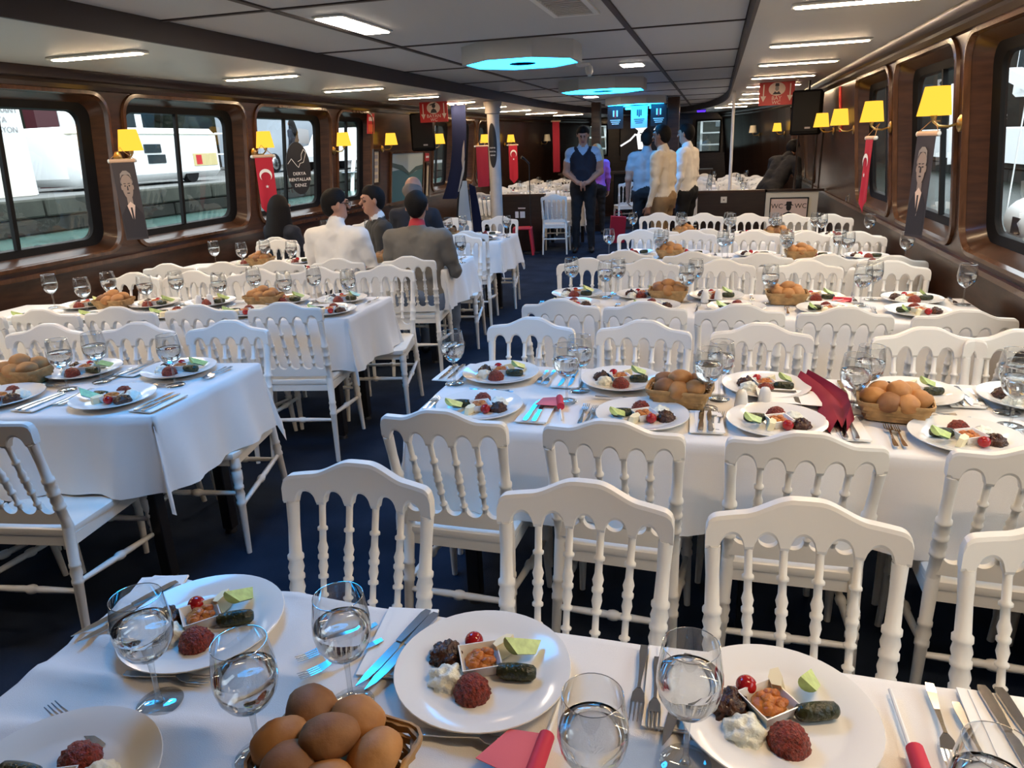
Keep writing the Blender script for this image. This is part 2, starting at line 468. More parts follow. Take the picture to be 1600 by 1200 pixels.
for c0, c1 in cols:
    for r0, r1 in zip(rows[:-1], rows[1:]):
        me = MB().box((0, 0, 0), (c1 - c0 - .012, r1 - r0 - .034, .02), 'ceiling_white').mesh('ceiling_panel', False)
        link('ceiling_panel', me, ceil, ((c0 + c1) / 2, (r0 + r1) / 2, CT + .012))
for xs_ in (-2.25, -.60):
    link('joint_strip', MB().box((0, 0, 0), (.036, 19.4, .012), 'beam_dark').mesh('joint_strip', False), ceil, (xs_, 8.75, CT))
for r0 in rows[1:-1]:
    hw = (cof(1, r0) - cof(-1, r0)) / 2 - .02
    link('joint_strip', MB().box((0, 0, 0), (hw * 2, .030, .010), 'beam_dark').mesh('joint_strip', False), ceil, ((COF0 + COF1) / 2, r0, CT))
# unseen back wall behind the photographer, set close to keep front faces darker
struct(link('wall_back', MB().box((MIDX, Y0 - .03, 1.15), (6.2, .05, 2.4), 'wood').mesh('wall_back', False)))
# front wall of the saloon with four windows looking on to the bow
fw = MB(); FZ = 1.27, 2.06
xs = [(-3.30, -2.72), (-2.42, -2.25), (-0.52, 0.10), (0.16, 0.30)]
xa, xb = wx(-1, 0, 0, YF) - .1, wx(1, 0, 0, YF) + .1
fw.box(((xa + xb) / 2, YF + .03, FZ[0] / 2), (xb - xa, .06, FZ[0]), 'wood_dark')
fw.box(((xa + xb) / 2, YF + .03, (FZ[1] + 2.4) / 2), (xb - xa, .06, 2.4 - FZ[1]), 'wood_dark')
edges = [xa] + [v for p in xs for v in p] + [xb]
for i in range(0, len(edges), 2):
    if edges[i + 1] > edges[i]:
        fw.box(((edges[i] + edges[i + 1]) / 2, YF + .03, (FZ[0] + FZ[1]) / 2), (edges[i + 1] - edges[i], .06, FZ[1] - FZ[0]), 'wood_dark')
struct(link('wall_front', fw.mesh('wall_front', False)))
for a, b in xs:
    nwin[0] += 1
    w_, h_ = b - a, FZ[1] - FZ[0]
    o = MB(); cx, cz = (a + b) / 2, (FZ[0] + FZ[1]) / 2
    for dx in (-1, 1): o.box((cx + dx * (w_ / 2 - .02), YF, cz), (.04, .10, h_), 'rubber')
    for dz in (-1, 1): o.box((cx, YF, cz + dz * (h_ / 2 - .02)), (w_ - .08, .10, .04), 'rubber')
    wo = struct(link('window_%d' % nwin[0], o.mesh('front_window', False)))
    link('pane', MB().box((cx, YF + .03, cz), (w_ - .08, .006, h_ - .08), 'window_glass').mesh('front_pane', False), wo)

# ------------------------------------------------------------------ ceiling lights
def rod_light(x, y, label, cat='ceiling light', L=.62, W=.075):
    t = thing('linear_light', label, cat, (x, y, CZ - .012), 0, 'linear ceiling lights along the window sides')
    link('housing', H_RING, t); link('diffuser', H_DIFF, t)
H_RING = MB().box((0, 0, .004), (.66, .10, .014), 'plastic_white', bev=.004).mesh('linear_housing')
_p = MB(); _p.prism(rrect(.63, .07, .034, 5), -.007, -.002, 'linear_lamp', 'xy'); H_DIFF = _p.mesh('linear_diffuser', False)
ORD = ['first', 'second', 'third', 'fourth', 'fifth', 'sixth', 'seventh', 'eighth', 'ninth', 'tenth', 'eleventh']
ly = [.6, 2.2, 3.8, 5.46, 7.05, 8.6, 10.0, 11.6, 13.2, 14.8, 16.3]  # last two are unseen lights, added to brighten the dark bow end
for side, x, sn in ((-1, -3.53, 'left'), (1, .65, 'right')):
    seen = [y for y in ly if y > 3]
    for y in ly:
        yy = y + (.32 if side > 0 else 0) * (1 if y < 6 else .5)
        if y > 3: lab = '%s glowing linear ceiling light from the front, %s-hand window side' % (ORD[seen.index(y)], sn)
        else: lab = 'linear ceiling light over the %s-hand side behind the camera, %s back' % (sn, ORD[1 - ly.index(y)])
        rod_light(x - side * (0 if y < 14.7 else .15 if y < 15 else .4), yy, lab)  # the added bow lights shift inward with the narrowing walls
for y, lab in ((4.25, 'oblong glowing panel light nearest in the raised ceiling'), ):
    t = thing('panel_light', lab, 'ceiling light', (-2.08, y, CT + .0), 0, 'panel lights in the raised ceiling')
    link('housing', MB().box((0, 0, -.004), (.19, .66, .012), 'plastic_white', bev=.004).mesh('panel_housing'), t)
    link('diffuser', MB().box((0, 0, -.0125), (.16, .62, .005), 'down_lamp').mesh('panel_diffuser', False), t)
for x, y, lab in ((-.83, 7.65, 'square glowing downlight to the right of the octagon lamps'), (-2.0, 12.4, 'small glowing downlight just in front of the hanging pennants')):
    t = thing('downlight', lab, 'ceiling light', (x, y, CT), 0)
    link('housing', MB().box((0, 0, -.004), (.24, .30, .012), 'plastic_white', bev=.004).mesh('down_housing'), t)
    link('diffuser', MB().box((0, 0, -.0125), (.20, .26, .005), 'down_lamp').mesh('down_diffuser', False), t)
def octagon(R): return [(R * math.cos(PI / 8 + k * PI / 4), R * math.sin(PI / 8 + k * PI / 4)) for k in range(8)]
OC = MB()
o1, o2 = octagon(.46), octagon(.43)
vs = [(x, y, z) for P, z in ((o1, .145), (o1, .0), (o2, .0), (o2, .012)) for x, y in P]
fs = [(j * 8 + i, j * 8 + (i + 1) % 8, (j + 1) * 8 + (i + 1) % 8, (j + 1) * 8 + i) for j in range(3) for i in range(8)]
OC.add(vs, fs, 'ceiling_white'); OC = OC.mesh('octagon_casing', False)
OD = MB(); inner = [(.10 * math.cos(2 * PI * k / 24), .10 * math.sin(2 * PI * k / 24)) for k in range(24)]
oo = []
for k in range(24):
    a = PI / 8 + 2 * PI * k / 24; q = (a - PI / 8) % (PI / 4) - PI / 8
    rr = .43 * math.cos(PI / 8) / math.cos(q); oo.append((rr * math.cos(a), rr * math.sin(a)))
inner = [(.10 * math.cos(PI / 8 + 2 * PI * k / 24), .10 * math.sin(PI / 8 + 2 * PI * k / 24)) for k in range(24)]
OD.add([(x, y, .004) for x, y in oo] + [(x, y, .004) for x, y in inner], [(i, 24 + i, 24 + (i + 1) % 24, (i + 1) % 24) for i in range(24)], 'blue_lamp')
OD = OD.mesh('octagon_diffuser', False)
OH = MB().lathe([(0.0, .10), (.03, .10), (.03, .0)], 24, 'navy_cloth', caps=False).mesh('octagon_core')
for y, lab in ((1.95, 'octagonal blue ceiling lamp over the foreground'), (5.75, 'large octagonal cyan ceiling lamp, nearest and biggest in view'), (9.4, 'smaller octagonal cyan ceiling lamp, second along the raised ceiling'), (13.4, 'far octagonal cyan ceiling lamp half hidden by the pennants')):
    sc_ = 1.2 if y > 9 else 1.0
    t = thing('octagon_lamp', lab, 'ceiling light', (-1.39 - (.06 if y < 6 else -.02), y, CT - .125), 0, 'octagonal cyan ceiling lamps', (sc_, sc_, 1))
    link('casing', OC, t); link('diffuser', OD, t); link('core', OH, t)
# air vent and a small ceiling camera
t = thing('air_vent', 'white rectangular air vent in the ceiling near the first octagon lamp', 'vent', (-.82, 4.1, CT - .004))
link('frame', MB().box((0, .46, 0), (.27, .03, .012), 'plastic_white').box((0, -.46, 0), (.27, .03, .012), 'plastic_white').box((-.12, 0, 0), (.03, .9, .012), 'plastic_white').box((.12, 0, 0), (.03, .9, .012), 'plastic_white').mesh('vent_frame', False), t)
sl = MB().box((0, 0, 0), (.20, .012, .006), 'ceiling_side', M=Matrix.Rotation(.5, 3, 'X')).mesh('vent_slat', False)
for k in range(17): link('slat', sl, t, (0, -.42 + k * .052, 0))
t = thing('ceiling_camera', 'small white camera fixed under the ceiling behind the first octagon lamp', 'camera', (-1.25, 7.3, CT))
link('bracket', MB().box((0, 0, -.012), (.12, .12, .024), 'plastic_white', bev=.004).mesh('cam_bracket'), t)
link('body', MB().lathe([(0, .02), (.02, .035), (.07, .035), (.1, .02)], 14, 'plastic_white', (0.05, 0, -.02), (0.07, -.05, -.12)).mesh('cam_body'), t)
# ------------------------------------------------------------------ chair
def smooth01(t): t = max(0, min(1, t)); return t * t * (3 - 2 * t)
CW = .198
def rail_mesh():
    mb = MB(); n = 88; vs = []; fs = []; K = 10
    posts = [-.180, -.108, -.036, .036, .108, .180]
    for i in range(n + 1):
        x = -CW + 2 * CW * i / n; t = abs(x) / CW
        top = .866 + .010 * (1 - t * t) + .030 * smooth01((.62 - t) / .5)
        e = CW - abs(x)
        if e < .022: top -= .022 - math.sqrt(max(0, .022 ** 2 - (.022 - e) ** 2))
        bot = .790
        for a, b in zip(posts[:-1], posts[1:]):
            c = (a + b) / 2; h = (b - a) / 2 - .011
            if abs(x - c) < h: bot = .792 + .034 * (1 - ((x - c) / h) ** 2) ** .5
        if e < .012: bot += .006
        # cross-section: rounded rectangle
        yb = -.262 - .030 * (1 - t * t)
        th = .0145; cs = []
        for yy, zz in ((-1, .25), (-.75, 0), (.75, 0), (1, .25), (1, .75), (.75, 1), (-.75, 1), (-1, .75)):
            zf = bot + (top - bot) * zz if zz in (0, 1) else (bot + .008 if zz < .5 else top - .008)
            lean = -.05 * (zf - .80)
            cs.append((x, yb + yy * th + lean, zf))
        vs += cs
    for i in range(n):
        for k in range(8): fs.append((i * 8 + k, i * 8 + (k + 1) % 8, (i + 1) * 8 + (k + 1) % 8, (i + 1) * 8 + k))
    fs.append(tuple(range(8))[::-1]); fs.append(tuple(n * 8 + k for k in range(8)))
    return mb.add(vs, fs, 'chair_white')
def yback(x, z):   # rear face line of the back at height z
    t = abs(x) / CW
    return -.195 - .067 * (z - .45) / .35 - .030 * (1 - t * t) * (z - .45) / .35
def low_rail():
    mb = MB(); n = 60; vs = []; fs = []
    posts = [-.168, -.100, -.033, .033, .100, .168]; w = .170
    for i in range(n + 1):
        x = -w + 2 * w * i / n; top = .552
        for a, b in zip(posts[:-1], posts[1:]):
            c = (a + b) / 2; h = (b - a) / 2 - .006
            if abs(x - c) < h: top = .548 - .026 * (1 - ((x - c) / h) ** 2) ** .5
        for zz in (.485, top):
            y = yback(x, .52)
            vs += [(x, y - .011, zz), (x, y + .011, zz)]
    for i in range(n):
        a, b = i * 4, (i + 1) * 4
        fs += [(a, b, b + 2, a + 2), (a + 1, a + 3, b + 3, b + 1), (a + 2, b + 2, b + 3, a + 3), (a, a + 1, b + 1, b)]
    fs += [(0, 2, 3, 1), (n * 4, n * 4 + 1, n * 4 + 3, n * 4 + 2)]
    return mb.add(vs, fs, 'chair_white')
def bead(prof, L):   # prof: list of (fraction, radius) -> metres
    return [(f * L, r) for f, r in prof]
def spindle(x, n=10):
    p0 = Vector((x * .93, yback(x * .93, .54), .54)); p1 = Vector((x, yback(x, .80), .80)); L = (p1 - p0).length
    pr = [(0, .008), (.06, .008), (.075, .013), (.09, .013), (.105, .008), (.24, .0075), (.25, .013), (.275, .013), (.29, .0085), (.36, .0125), (.42, .0095), (.44, .0135), (.47, .0135), (.485, .0100),
          (.54, .0135), (.60, .009), (.70, .0085), (.71, .013), (.735, .013), (.75, .0085), (.93, .0085), (1, .011)]
    return MB().lathe(bead(pr, L), n, 'chair_white', p0, p1)
def rear_leg(s, n=12):
    mb = MB()
    a, b, c = Vector((s * .185, -.262, 0)), Vector((s * .170, -.200, .47)), Vector((s * .182, yback(.182, .80), .80))
    L = (b - a).length
    mb.lathe(bead([(0, .012), (.55, .0165), (.56, .0195), (.585, .0195), (.60, .0165), (.64, .0205), (.68, .0165), (.69, .0195), (.71, .0195), (.72, .017), (.95, .019), (1, .019)], L), n, 'chair_white', a, b)
    L = (c - b).length
    mb.lathe(bead([(0, .019), (.10, .0165), (.22, .0155), (.235, .0205), (.265, .0205), (.28, .0165), (.33, .0205), (.385, .0165), (.40, .0205), (.43, .0205), (.445, .0165), (.49, .0205), (.54, .0165), (.555, .0205), (.585, .0205), (.6, .016), (.8, .0145), (1, .0165)], L), n, 'chair_white', b - Vector((0, 0, .004)), c)
    return mb
def front_leg(s, n=12):
    a, b = Vector((s * .195, .215, 0)), Vector((s * .180, .178, .43)); L = (b - a).length
    return MB().lathe(bead([(0, .011), (.5, .0165), (.52, .02), (.55, .02), (.565, .016), (.62, .0205), (.67, .016), (.68, .02), (.71, .02), (.72, .017), (.78, .022), (.86, .022), (.88, .018), (.89, .022), (.92, .022), (1, .019)], L), n, 'chair_white', a, b)
def stretcher(p0, p1, n=8):
    p0, p1 = Vector(p0), Vector(p1); L = (p1 - p0).length
    return MB().lathe(bead([(0, .009), (.1, .010), (.40, .0125), (.45, .0115), (.46, .015), (.49, .0175), (.51, .0175), (.54, .015), (.55, .0115), (.6, .0125), (.9, .010), (1, .009)], L), n, 'chair_white', p0, p1)
def seat_mesh():
    mb = MB(); pts = []
    def w(y): return .178 + (.205 - .178) * (y + .215) / .43
    prof = [(-.178, -.215), (.178, -.215), (.205, .17), (.192, .21), (.15, .222), (-.15, .222), (-.192, .21), (-.205, .17)]
    rings = [(.93, .430), (.985, .434), (1.0, .446), (.99, .458), (.95, .462)]
    vs = [(x * k, y * k, z) for k, z in rings for x, y in prof]
    n = 8
    fs = [(j * n + i, j * n + (i + 1) % n, (j + 1) * n + (i + 1) % n, (j + 1) * n + i) for j in range(4) for i in range(n)]
    fs.append(tuple(range(n))[::-1])
    vs += [(x * .55, y * .55, .455) for x, y in prof]
    fs += [(32 + i, 32 + (i + 1) % n, 40 + (i + 1) % n, 40 + i) for i in range(n)]
    fs.append(tuple(40 + i for i in range(n)))
    mb.add(vs, fs, 'chair_white')
    return mb
def apron():
    mb = MB()
    for (a, b) in (((-.172, -.2), (.172, -.2)), ((-.172, -.2), (-.182, .18)), ((.172, -.2), (.182, .18)), ((-.182, .18), (.182, .18))):
        d = Vector((b[0] - a[0], b[1] - a[1], 0)); L = d.length; ang = math.atan2(d.y, d.x)
        mb.box(((a[0] + b[0]) / 2, (a[1] + b[1]) / 2, .415), (L, .016, .04), 'chair_white', M=Matrix.Rotation(ang, 3, 'Z'))
    return mb
def stretchers():
    out = [stretcher((-.178, -.232, .235), (.178, -.232, .235)), stretcher((-.187, .197, .275), (.187, .197, .275))]
    for s in (-1, 1): out.append(stretcher((s * .176, -.226, .265), (s * .187, .196, .215)))
    return out
CHAIR = [('top_rail', rail_mesh().mesh('chair_top_rail', angle=.33)), ('lower_rail', low_rail().mesh('chair_lower_rail')), ('seat', seat_mesh().mesh('chair_seat', angle=.6)), ('apron', apron().mesh('chair_apron', False))]
CHAIR += [('spindle', spindle(x).mesh('chair_spindle', angle=1.2)) for x in (-.108, -.036, .036, .108)]
CHAIR += [('leg', rear_leg(s).mesh('chair_rear_leg', angle=1.2)) for s in (-1, 1)] + [('leg', front_leg(s).mesh('chair_front_leg', angle=1.2)) for s in (-1, 1)]
CHAIR += [('stretcher', m.mesh('chair_stretcher', angle=1.2)) for m in stretchers()]
# one-mesh version for the far dining area (too small to show its parts)
fc = MB()
for m in (rail_mesh(), low_rail(), seat_mesh(), rear_leg(-1, 6), rear_leg(1, 6), front_leg(-1, 6), front_leg(1, 6)) + tuple(spindle(x, 6) for x in (-.108, -.036, .036, .108)) + tuple(stretchers()):
    fc.add(m.v, m.f, 'chair_white')
FAR_CHAIR = fc.mesh('far_chair', angle=1.0)
def chair(x, yback_, face, label, group, rz=0.0):
    # face = +1: seat points to +y (near side of a table), -1: towards the camera
    t = thing('banquet_chair', label, 'chair', (x - math.sin(rz) * .285 * face, yback_ + face * .285 * math.cos(rz), 0), (0 if face > 0 else PI) + rz, group)
    kit_place(CHAIR, t)
    return t

# ------------------------------------------------------------------ tables with draped cloths
T = .765
def cloth_mesh(L, D, o, shear, seed, wr=0.0, res=.035):
    # top rectangle 0..L (x) by 0..D (y), overhang o; shear: y += shear*x
    def axis(len_):
        a = [-o + i * o / 8 for i in range(8)] + [-.012, 0.0, .012]
        n = max(4, int(len_ / res)); a += [.012 + (len_ - .024) * i / n for i in range(1, n)]
        a += [len_ - .012, len_, len_ + .012] + [len_ + o * (i + 1) / 8 for i in range(8)]
        return a
    U, V = axis(L), axis(D); vs = []
    for v in V:
        for u in U:
            du = max(0, -u, u - L); dv = max(0, -v, v - D)
            su = -1 if u < 0 else 1; sv = -1 if v < 0 else 1
            x = min(max(u, 0), L); y = min(max(v, 0), D)
            mx, mn = max(du, dv), min(du, dv)
            drop = mx + .28 * mn
            z = -drop
            if drop < .02: z = -drop * .55
            k = min(1, drop / o)
            fold = (.020 * math.sin(x * 15 + seed) + .014 * math.sin(x * 31 + seed * 2.3)) * k if dv >= du else (.020 * math.sin(y * 17 + seed) + .014 * math.sin(y * 33 + seed * 2)) * k
            if du > 0 and dv > 0:
                e = .07 * mn
                x += su * (e + .03 * k); y += sv * (e + .03 * k)
                if dv > du: y += sv * fold * .5
                else: x += su * fold * .5
            elif du > 0: x += su * (.010 + .03 * k + fold)
            elif dv > 0: y += sv * (.010 + .03 * k + fold)
            else:
                q = Vector((x * 2.2 + seed, y * 2.2, seed))
                wk = wr * (.12 + .88 * smooth01((.62 - x) / .35))
                z += .0025 * noise.noise(q) * (0.3 if wr else 1) + wk * (1 - abs(noise.noise(Vector((x * 2.6 + y * 2.5 + seed, y * 7 - x * 1.6, 1.0))))) ** 5 * .011 + wk * .006 * noise.noise(Vector((x * 4 + y * 3, y * 6, 9.0)))
            z += .012 * noise.noise(Vector((x * 5 + seed, y * 5, 3.3))) * k
            vs.append((x, y + shear * x, z))
    n = len(U); fs = [(j * n + i, j * n + i + 1, (j + 1) * n + i + 1, (j + 1) * n + i) for j in range(len(V) - 1) for i in range(n - 1)]
    me = MB().add(vs, fs, 'cloth').mesh('tablecloth', True, 3.0)
    return me
TAB = {}
def table(key, x0, x1, ya, yb, shear, desc, seed, ov=.30, wr=0.0, ref='l', legs=None):
    # ya, yb are the near and far edges at the aisle end
    L, D = x1 - x0, yb - ya
    oy = ya if ref == 'l' else ya - shear * L
    t = thing('dining_table', 'long black-legged dining table under the cloth, %s' % desc, 'table', (x0, oy, 0), 0, 'cloth-covered dining tables')
    p = [(.02, .02), (L - .02, .02), (L - .02, D - .02), (.02, D - .02)]
    link('tabletop', MB().prism([(x, y + shear * x) for x, y in p], T - .034, T - .008, 'wood_board', 'xy').mesh('tabletop', False), t)
    nl = max(2, round(L / 1.2) + 1)
    leg = MB().box((0, 0, .375), (.05, .05, .71), 'black_metal', bev=.004).lathe([(0, .028), (.02, .024), (.025, .02)], 10, 'black_metal').mesh('table_leg')
    for i in range(nl):
        for y in (.13, D - .13):
            x = .16 + (L - .32) * i / (nl - 1); link('leg', leg, t, (x, y + shear * x, 0))
    c = one('tablecloth', cloth_mesh(L, D, ov, shear, seed, wr, .018 if wr else .035), 'white cloth draped over the %s' % desc, 'tablecloth', (x0, oy, T - .004), group='white tablecloths')
    TAB[key] = (x0, x1, ya, yb, shear, desc, ref)
    return t
def ty(key, x, v):   # y on the table at x; v measured at the aisle end
    x0, x1, ya, yb, s, d, ref = TAB[key]
    return v + s * (x - (x0 if ref == 'l' else x1))
table('R1', -1.13, 1.26, .36, 1.085, 0.0, 'foreground table', 1.0, wr=1.2, ov=.3)
table('R2', -.95, 1.28, 2.045, 2.72, 0.0, 'second right-hand table', 2.0)
table('R3', -.86, 1.30, 3.68, 4.28, -.02, 'third right-hand table', 3.0)
table('R4', -.78, 1.30, 5.32, 5.95, -.10, 'fourth right-hand table', 4.0)
table('R5', -.70, 1.30, 6.70, 7.32, -.18, 'fifth right-hand table', 5.0)
table('L1', -4.25, -1.89, 1.95, 2.60, .20, 'nearest left-hand table', 6.0, ref='r')
table('L2', -4.25, -1.91, 3.45, 4.03, .20, 'second left-hand table', 7.0, ref='r')
table('L3', -4.25, -1.92, 5.02, 5.70, .20, 'third left-hand table', 8.0, ref='r')
table('L4', -4.25, -1.95, 6.62, 7.26, .20, 'fourth left-hand table', 9.0, ref='r')
SEATS = {  # key: (near-side chair x list, back y, far-side chair x list, back y, slope)
    'R1': ([], 0, [-.80, -.245, .215, .70, 1.11], 1.42, 0),
    'R2': ([-.74, -.24, .26, .79, 1.15], 1.82, [-.74, -.255, .21, .81, 1.13], 2.96, 0),
    'R3': ([-.70, -.29, .14, .58, 1.04], 3.38, [-.78, -.38, .07, .56, 1.02], 4.66, -.04),
    'R4': ([-.58, -.12, .32, .71, 1.07], 5.06, [-.58, -.16, .32, .72, 1.07], 6.25, -.14),
    'R5': ([-.47, -.04, .34, .70, 1.06], 6.42, [-.54, -.09, .34, .72, 1.06], 7.75, -.22),
    'L1': ([-2.19, -2.64, -3.08], 1.60, [-2.13, -2.56, -3.00, -3.45, -3.88], 2.80, .19),
    'L2': ([-2.11, -2.55, -2.97, -3.37, -3.78], 3.22, [-2.07, -2.52, -2.92, -3.35, -3.75], 4.37, .22),
    'L3': ([-2.08, -2.58, -3.01, -3.40, -3.80], 4.77, [-2.13, -2.70, -3.30, -3.72], 6.06, .22),
    'L4': ([-2.15, -2.72, -3.3, -3.88], 6.30, [-2.21, -2.70, -3.15, -3.6], 7.62, .22),
}
for key, (nx, nyb, fx, fyb, s) in SEATS.items():
    desc = TAB[key][5]; xr = TAB[key][0] if key[0] == 'R' else TAB[key][1]
    rz0 = 0 if key[0] == 'R' else math.atan(s) * .75
    for lst, yb_, face, sd in ((nx, nyb, 1, 'near'), (fx, fyb, -1, 'far')):
        for i, x in enumerate(lst):
            chair(x, yb_ + s * (x - xr), face, 'white spindle-back chair, %s from the aisle, %s side of %s' % (ORD[i], sd, desc),
                  'white spindle-back chairs at the long tables', rz0 + random.uniform(-.05, .05))
# a chair pulled into the aisle corner beside the white column
for x, y, rz, lab in ((-2.35, 11.15, .1, 'white chair alone beside the cloth-covered side table past the left tables'), (-1.62, 14.2, .3, 'white chair with a cloth over it in front of the far bar')):
    t = thing('banquet_chair', lab, 'chair', (x, y, 0), rz, 'white spindle-back chairs at the long tables'); kit_place(CHAIR, t)
# ------------------------------------------------------------------ tableware
PLATE = MB().lathe([(0, .0), (0, .085), (.003, .092), (.0035, .098), (.012, .122), (.019, .148), (.021, .150), (.0225, .149), (.017, .122), (.009, .104), (.0065, .095), (.0065, 0)], 48, 'porcelain').mesh('plate', angle=1.0)
def gl_part(prof, m, n=28): return MB().lathe(prof, n, m, caps=False)
_bo = [(.086, .0), (.0865, .006), (.092, .018), (.104, .0315), (.122, .0415), (.143, .0455), (.165, .0445), (.205, .0385)]
_bi = [(.2056, .0380), (.2052, .0374), (.165, .0432), (.143, .0441), (.122, .0400), (.104, .0298), (.0945, .0160), (.0915, .0)]
G_BOWL = gl_part(_bo, 'glass').mesh('glass_bowl', angle=2.5)
G_STEM = gl_part([(.004, 0), (.0042, .0085), (.010, .0055), (.02, .0043), (.06, .0040), (.078, .005), (.0855, .0068), (.0862, 0)], 'glass', 14).mesh('glass_stem', angle=2.5)
G_FOOT = gl_part([(0, 0), (0, .036), (.0012, .0368), (.0022, .036), (.0040, .012), (.0042, 0)], 'glass').mesh('glass_foot', angle=1.0)
G_WATER = gl_part([(.0916, 0), (.0955, .0165), (.104, .0298), (.122, .0397), (.143, .0438), (.1555, .0434), (.1558, .0430), (.1558, 0)], 'water').mesh('glass_water', angle=1.0)
G_RIM = gl_part([(.2045, .0383), (.2055, .0389), (.2062, .0383), (.2055, .0377), (.2045, .0383)], 'glass_rim').mesh('glass_rim', angle=2.5)
GLASS = [('bowl', G_BOWL), ('rim', G_RIM), ('stem', G_STEM), ('foot', G_FOOT), ('water', G_WATER)]
def wine_glass(x, y, label, group='stemmed water glasses', z=T):
    t = thing('wine_glass', label, 'glass', (x, y, z + .001), random.uniform(0, 6), group); kit_place(GLASS, t); return t

def knife():
    h = MB(); out = [(-.006, 0), (-.009, .012), (-.0085, .06), (-.006, .10)]
    pl = out + [(-x, y) for x, y in out[::-1]]
    h.prism(pl, .001, .006, 'steel', 'xy')
    b = MB(); b.prism([(-.005, .099), (-.0095, .115), (-.010, .17), (-.0065, .20), (.002, .222), (.0065, .19), (.0065, .11), (.005, .099)], .002, .0038, 'steel', 'xy')
    return [('handle', h.mesh('knife_handle', False)), ('blade', b.mesh('knife_blade', False))]
def fork():
    h = MB()
    pts = [(0, .0065, .003), (.02, .0075, .002), (.06, .0045, .002), (.10, .0028, .006), (.118, .003, .008)]
    vs = []
    for y, w, z in pts: vs += [(-w, y, z), (w, y, z), (w, y, z + .0026), (-w, y, z + .0026)]
    fs = [(i * 4 + k, i * 4 + (k + 1) % 4, i * 4 + 4 + (k + 1) % 4, i * 4 + 4 + k) for i in range(4) for k in range(4)] + [(3, 2, 1, 0), (16, 17, 18, 19)]
    h.add(vs, fs, 'steel')
    b = MB(); pts = [(.116, .003, .008), (.128, .010, .006), (.145, .0118, .0025)]
    vs = []
    for y, w, z in pts: vs += [(-w, y, z), (w, y, z), (w, y, z + .0018), (-w, y, z + .0018)]
    b.add(vs, [(i * 4 + k, i * 4 + (k + 1) % 4, i * 4 + 4 + (k + 1) % 4, i * 4 + 4 + k) for i in range(2) for k in range(4)] + [(3, 2, 1, 0), (8, 9, 10, 11)], 'steel')
    tn = []
    for x in (-.0099, -.0033, .0033, .0099):
        m = MB(); vs = []
        for y, w, z in ((.143, .0019, .0025), (.17, .0015, .0028), (.192, .0008, .0065)):
            vs += [(x - w, y, z), (x + w, y, z), (x + w, y, z + .0016), (x - w, y, z + .0016)]
        m.add(vs, [(i * 4 + k, i * 4 + (k + 1) % 4, i * 4 + 4 + (k + 1) % 4, i * 4 + 4 + k) for i in range(2) for k in range(4)] + [(8, 9, 10, 11)], 'steel')
        tn.append(('tine', m.mesh('fork_tine', False)))
    return [('handle', h.mesh('fork_handle', False)), ('head', b.mesh('fork_head', False), (0, 0, 0), (0, 0, 0), tn)]
def spoon():
    h = fork()[0]
    b = MB(); vs, fs = ICO[2]
    b.add([(v.x * .016, .146 + v.y * .028, .004 + v.z * .0035 + (v.y * .5) ** 2 * .012 - (.004 if v.z > 0 else 0)) for v in vs], fs, 'steel')
    return [h, ('bowl', b.mesh('spoon_bowl'))]
KNIFE, FORK, SPOON = knife(), fork(), spoon()
CUT = {'knife': KNIFE, 'fork': FORK, 'spoon': SPOON}
def cutlery(kind, x0, y0, x1, y1, label, L=None, z=T):
    # x0,y0 handle end; direction towards x1,y1
    a = math.atan2(y1 - y0, x1 - x0) - PI / 2
    s = 1.0 if L is None else L
    t = thing(kind, label, kind, (x0, y0, z + .0025), a, 'steel cutlery on the tables', s); kit_place(CUT[kind], t); return t
NAP = MB().box((0, 0, .002), (.10, .19, .003), 'napkin').box((.01, .0, .0045), (.085, .185, .002), 'napkin', M=Matrix.Rotation(.03, 3, 'Z')).mesh('napkin', False)
def napkin(x, y, rz, label): return one('napkin', NAP, label, 'napkin', (x, y, T + .0015), (0, 0, rz), 'white paper napkins')

# food
TOM = blob(MB(), (0, 0, .0), (.0165, .0165, .0160), 'tomato', 3).mesh('tomato')
def mound(r, h, m, amp, fr, seed, name):
    return blob(MB(), (0, 0, 0), (r, r, h), m, 4, amp, fr, seed, flat=-.001).mesh(name, True, 2.5)
YOG = [mound(.030, .026, 'yogurt', .35, 2.6, s, 'yogurt_dip') for s in (1.0, 5.0)]
BUL = [mound(.030, .034, 'bulgur', .16, 7.0, s, 'bulgur_mound') for s in (2.0, 7.0)]
EGG = [mound(.030, .028, 'eggplant', .32, 4.0, s, 'eggplant_heap') for s in (3.0, 9.0)]
DOL = MB(); _pr = [(-.034, 0), (-.033, .008), (-.028, .0125), (-.015, .0140), (.0, .0145), (.015, .0140), (.028, .0125), (.033, .008), (.034, 0)]
DOL = MB().lathe(_pr, 14, 'dolma', (0, 0, .0135), (1, 0, .0135)).mesh('stuffed_leaf', True, 2)
CHE = MB(); CHE.prism([(-.022, -.008), (.0, -.011), (.022, -.006), (.018, .007), (0, .011), (-.017, .006)], 0, .028, 'cheese', 'xy'); CHE = CHE.mesh('cheese', True, .5)
CUK = MB()
_a = [k * PI / 8 for k in range(9)]
for i in range(2): pass
_vs = []; 
for t_, sc in ((-.030, .9), (.030, 1.0)):
    _vs += [(t_ + .010 * math.cos(a) * (1 if t_ > 0 else -1), .0145 * math.cos(a) * sc, .0145 * math.sin(a) * sc) for a in _a]
CUK.add(_vs, [(k, k + 1, 10 + k, 9 + k) for k in range(8)], 'cuke_skin')
CUK.add(_vs, [tuple(range(9)), tuple(range(17, 8, -1)), (0, 9, 17, 8)], 'cuke_flesh')
CUK = CUK.mesh('cucumber', True, .6)
DISH = MB(); _r = [(.026, .0), (.034, .024), (.032, .024), (.025, .006)]
_vs = []
for r_, z_ in _r: _vs += [(-r_, -r_, z_), (r_, -r_, z_), (r_, r_, z_), (-r_, r_, z_)]
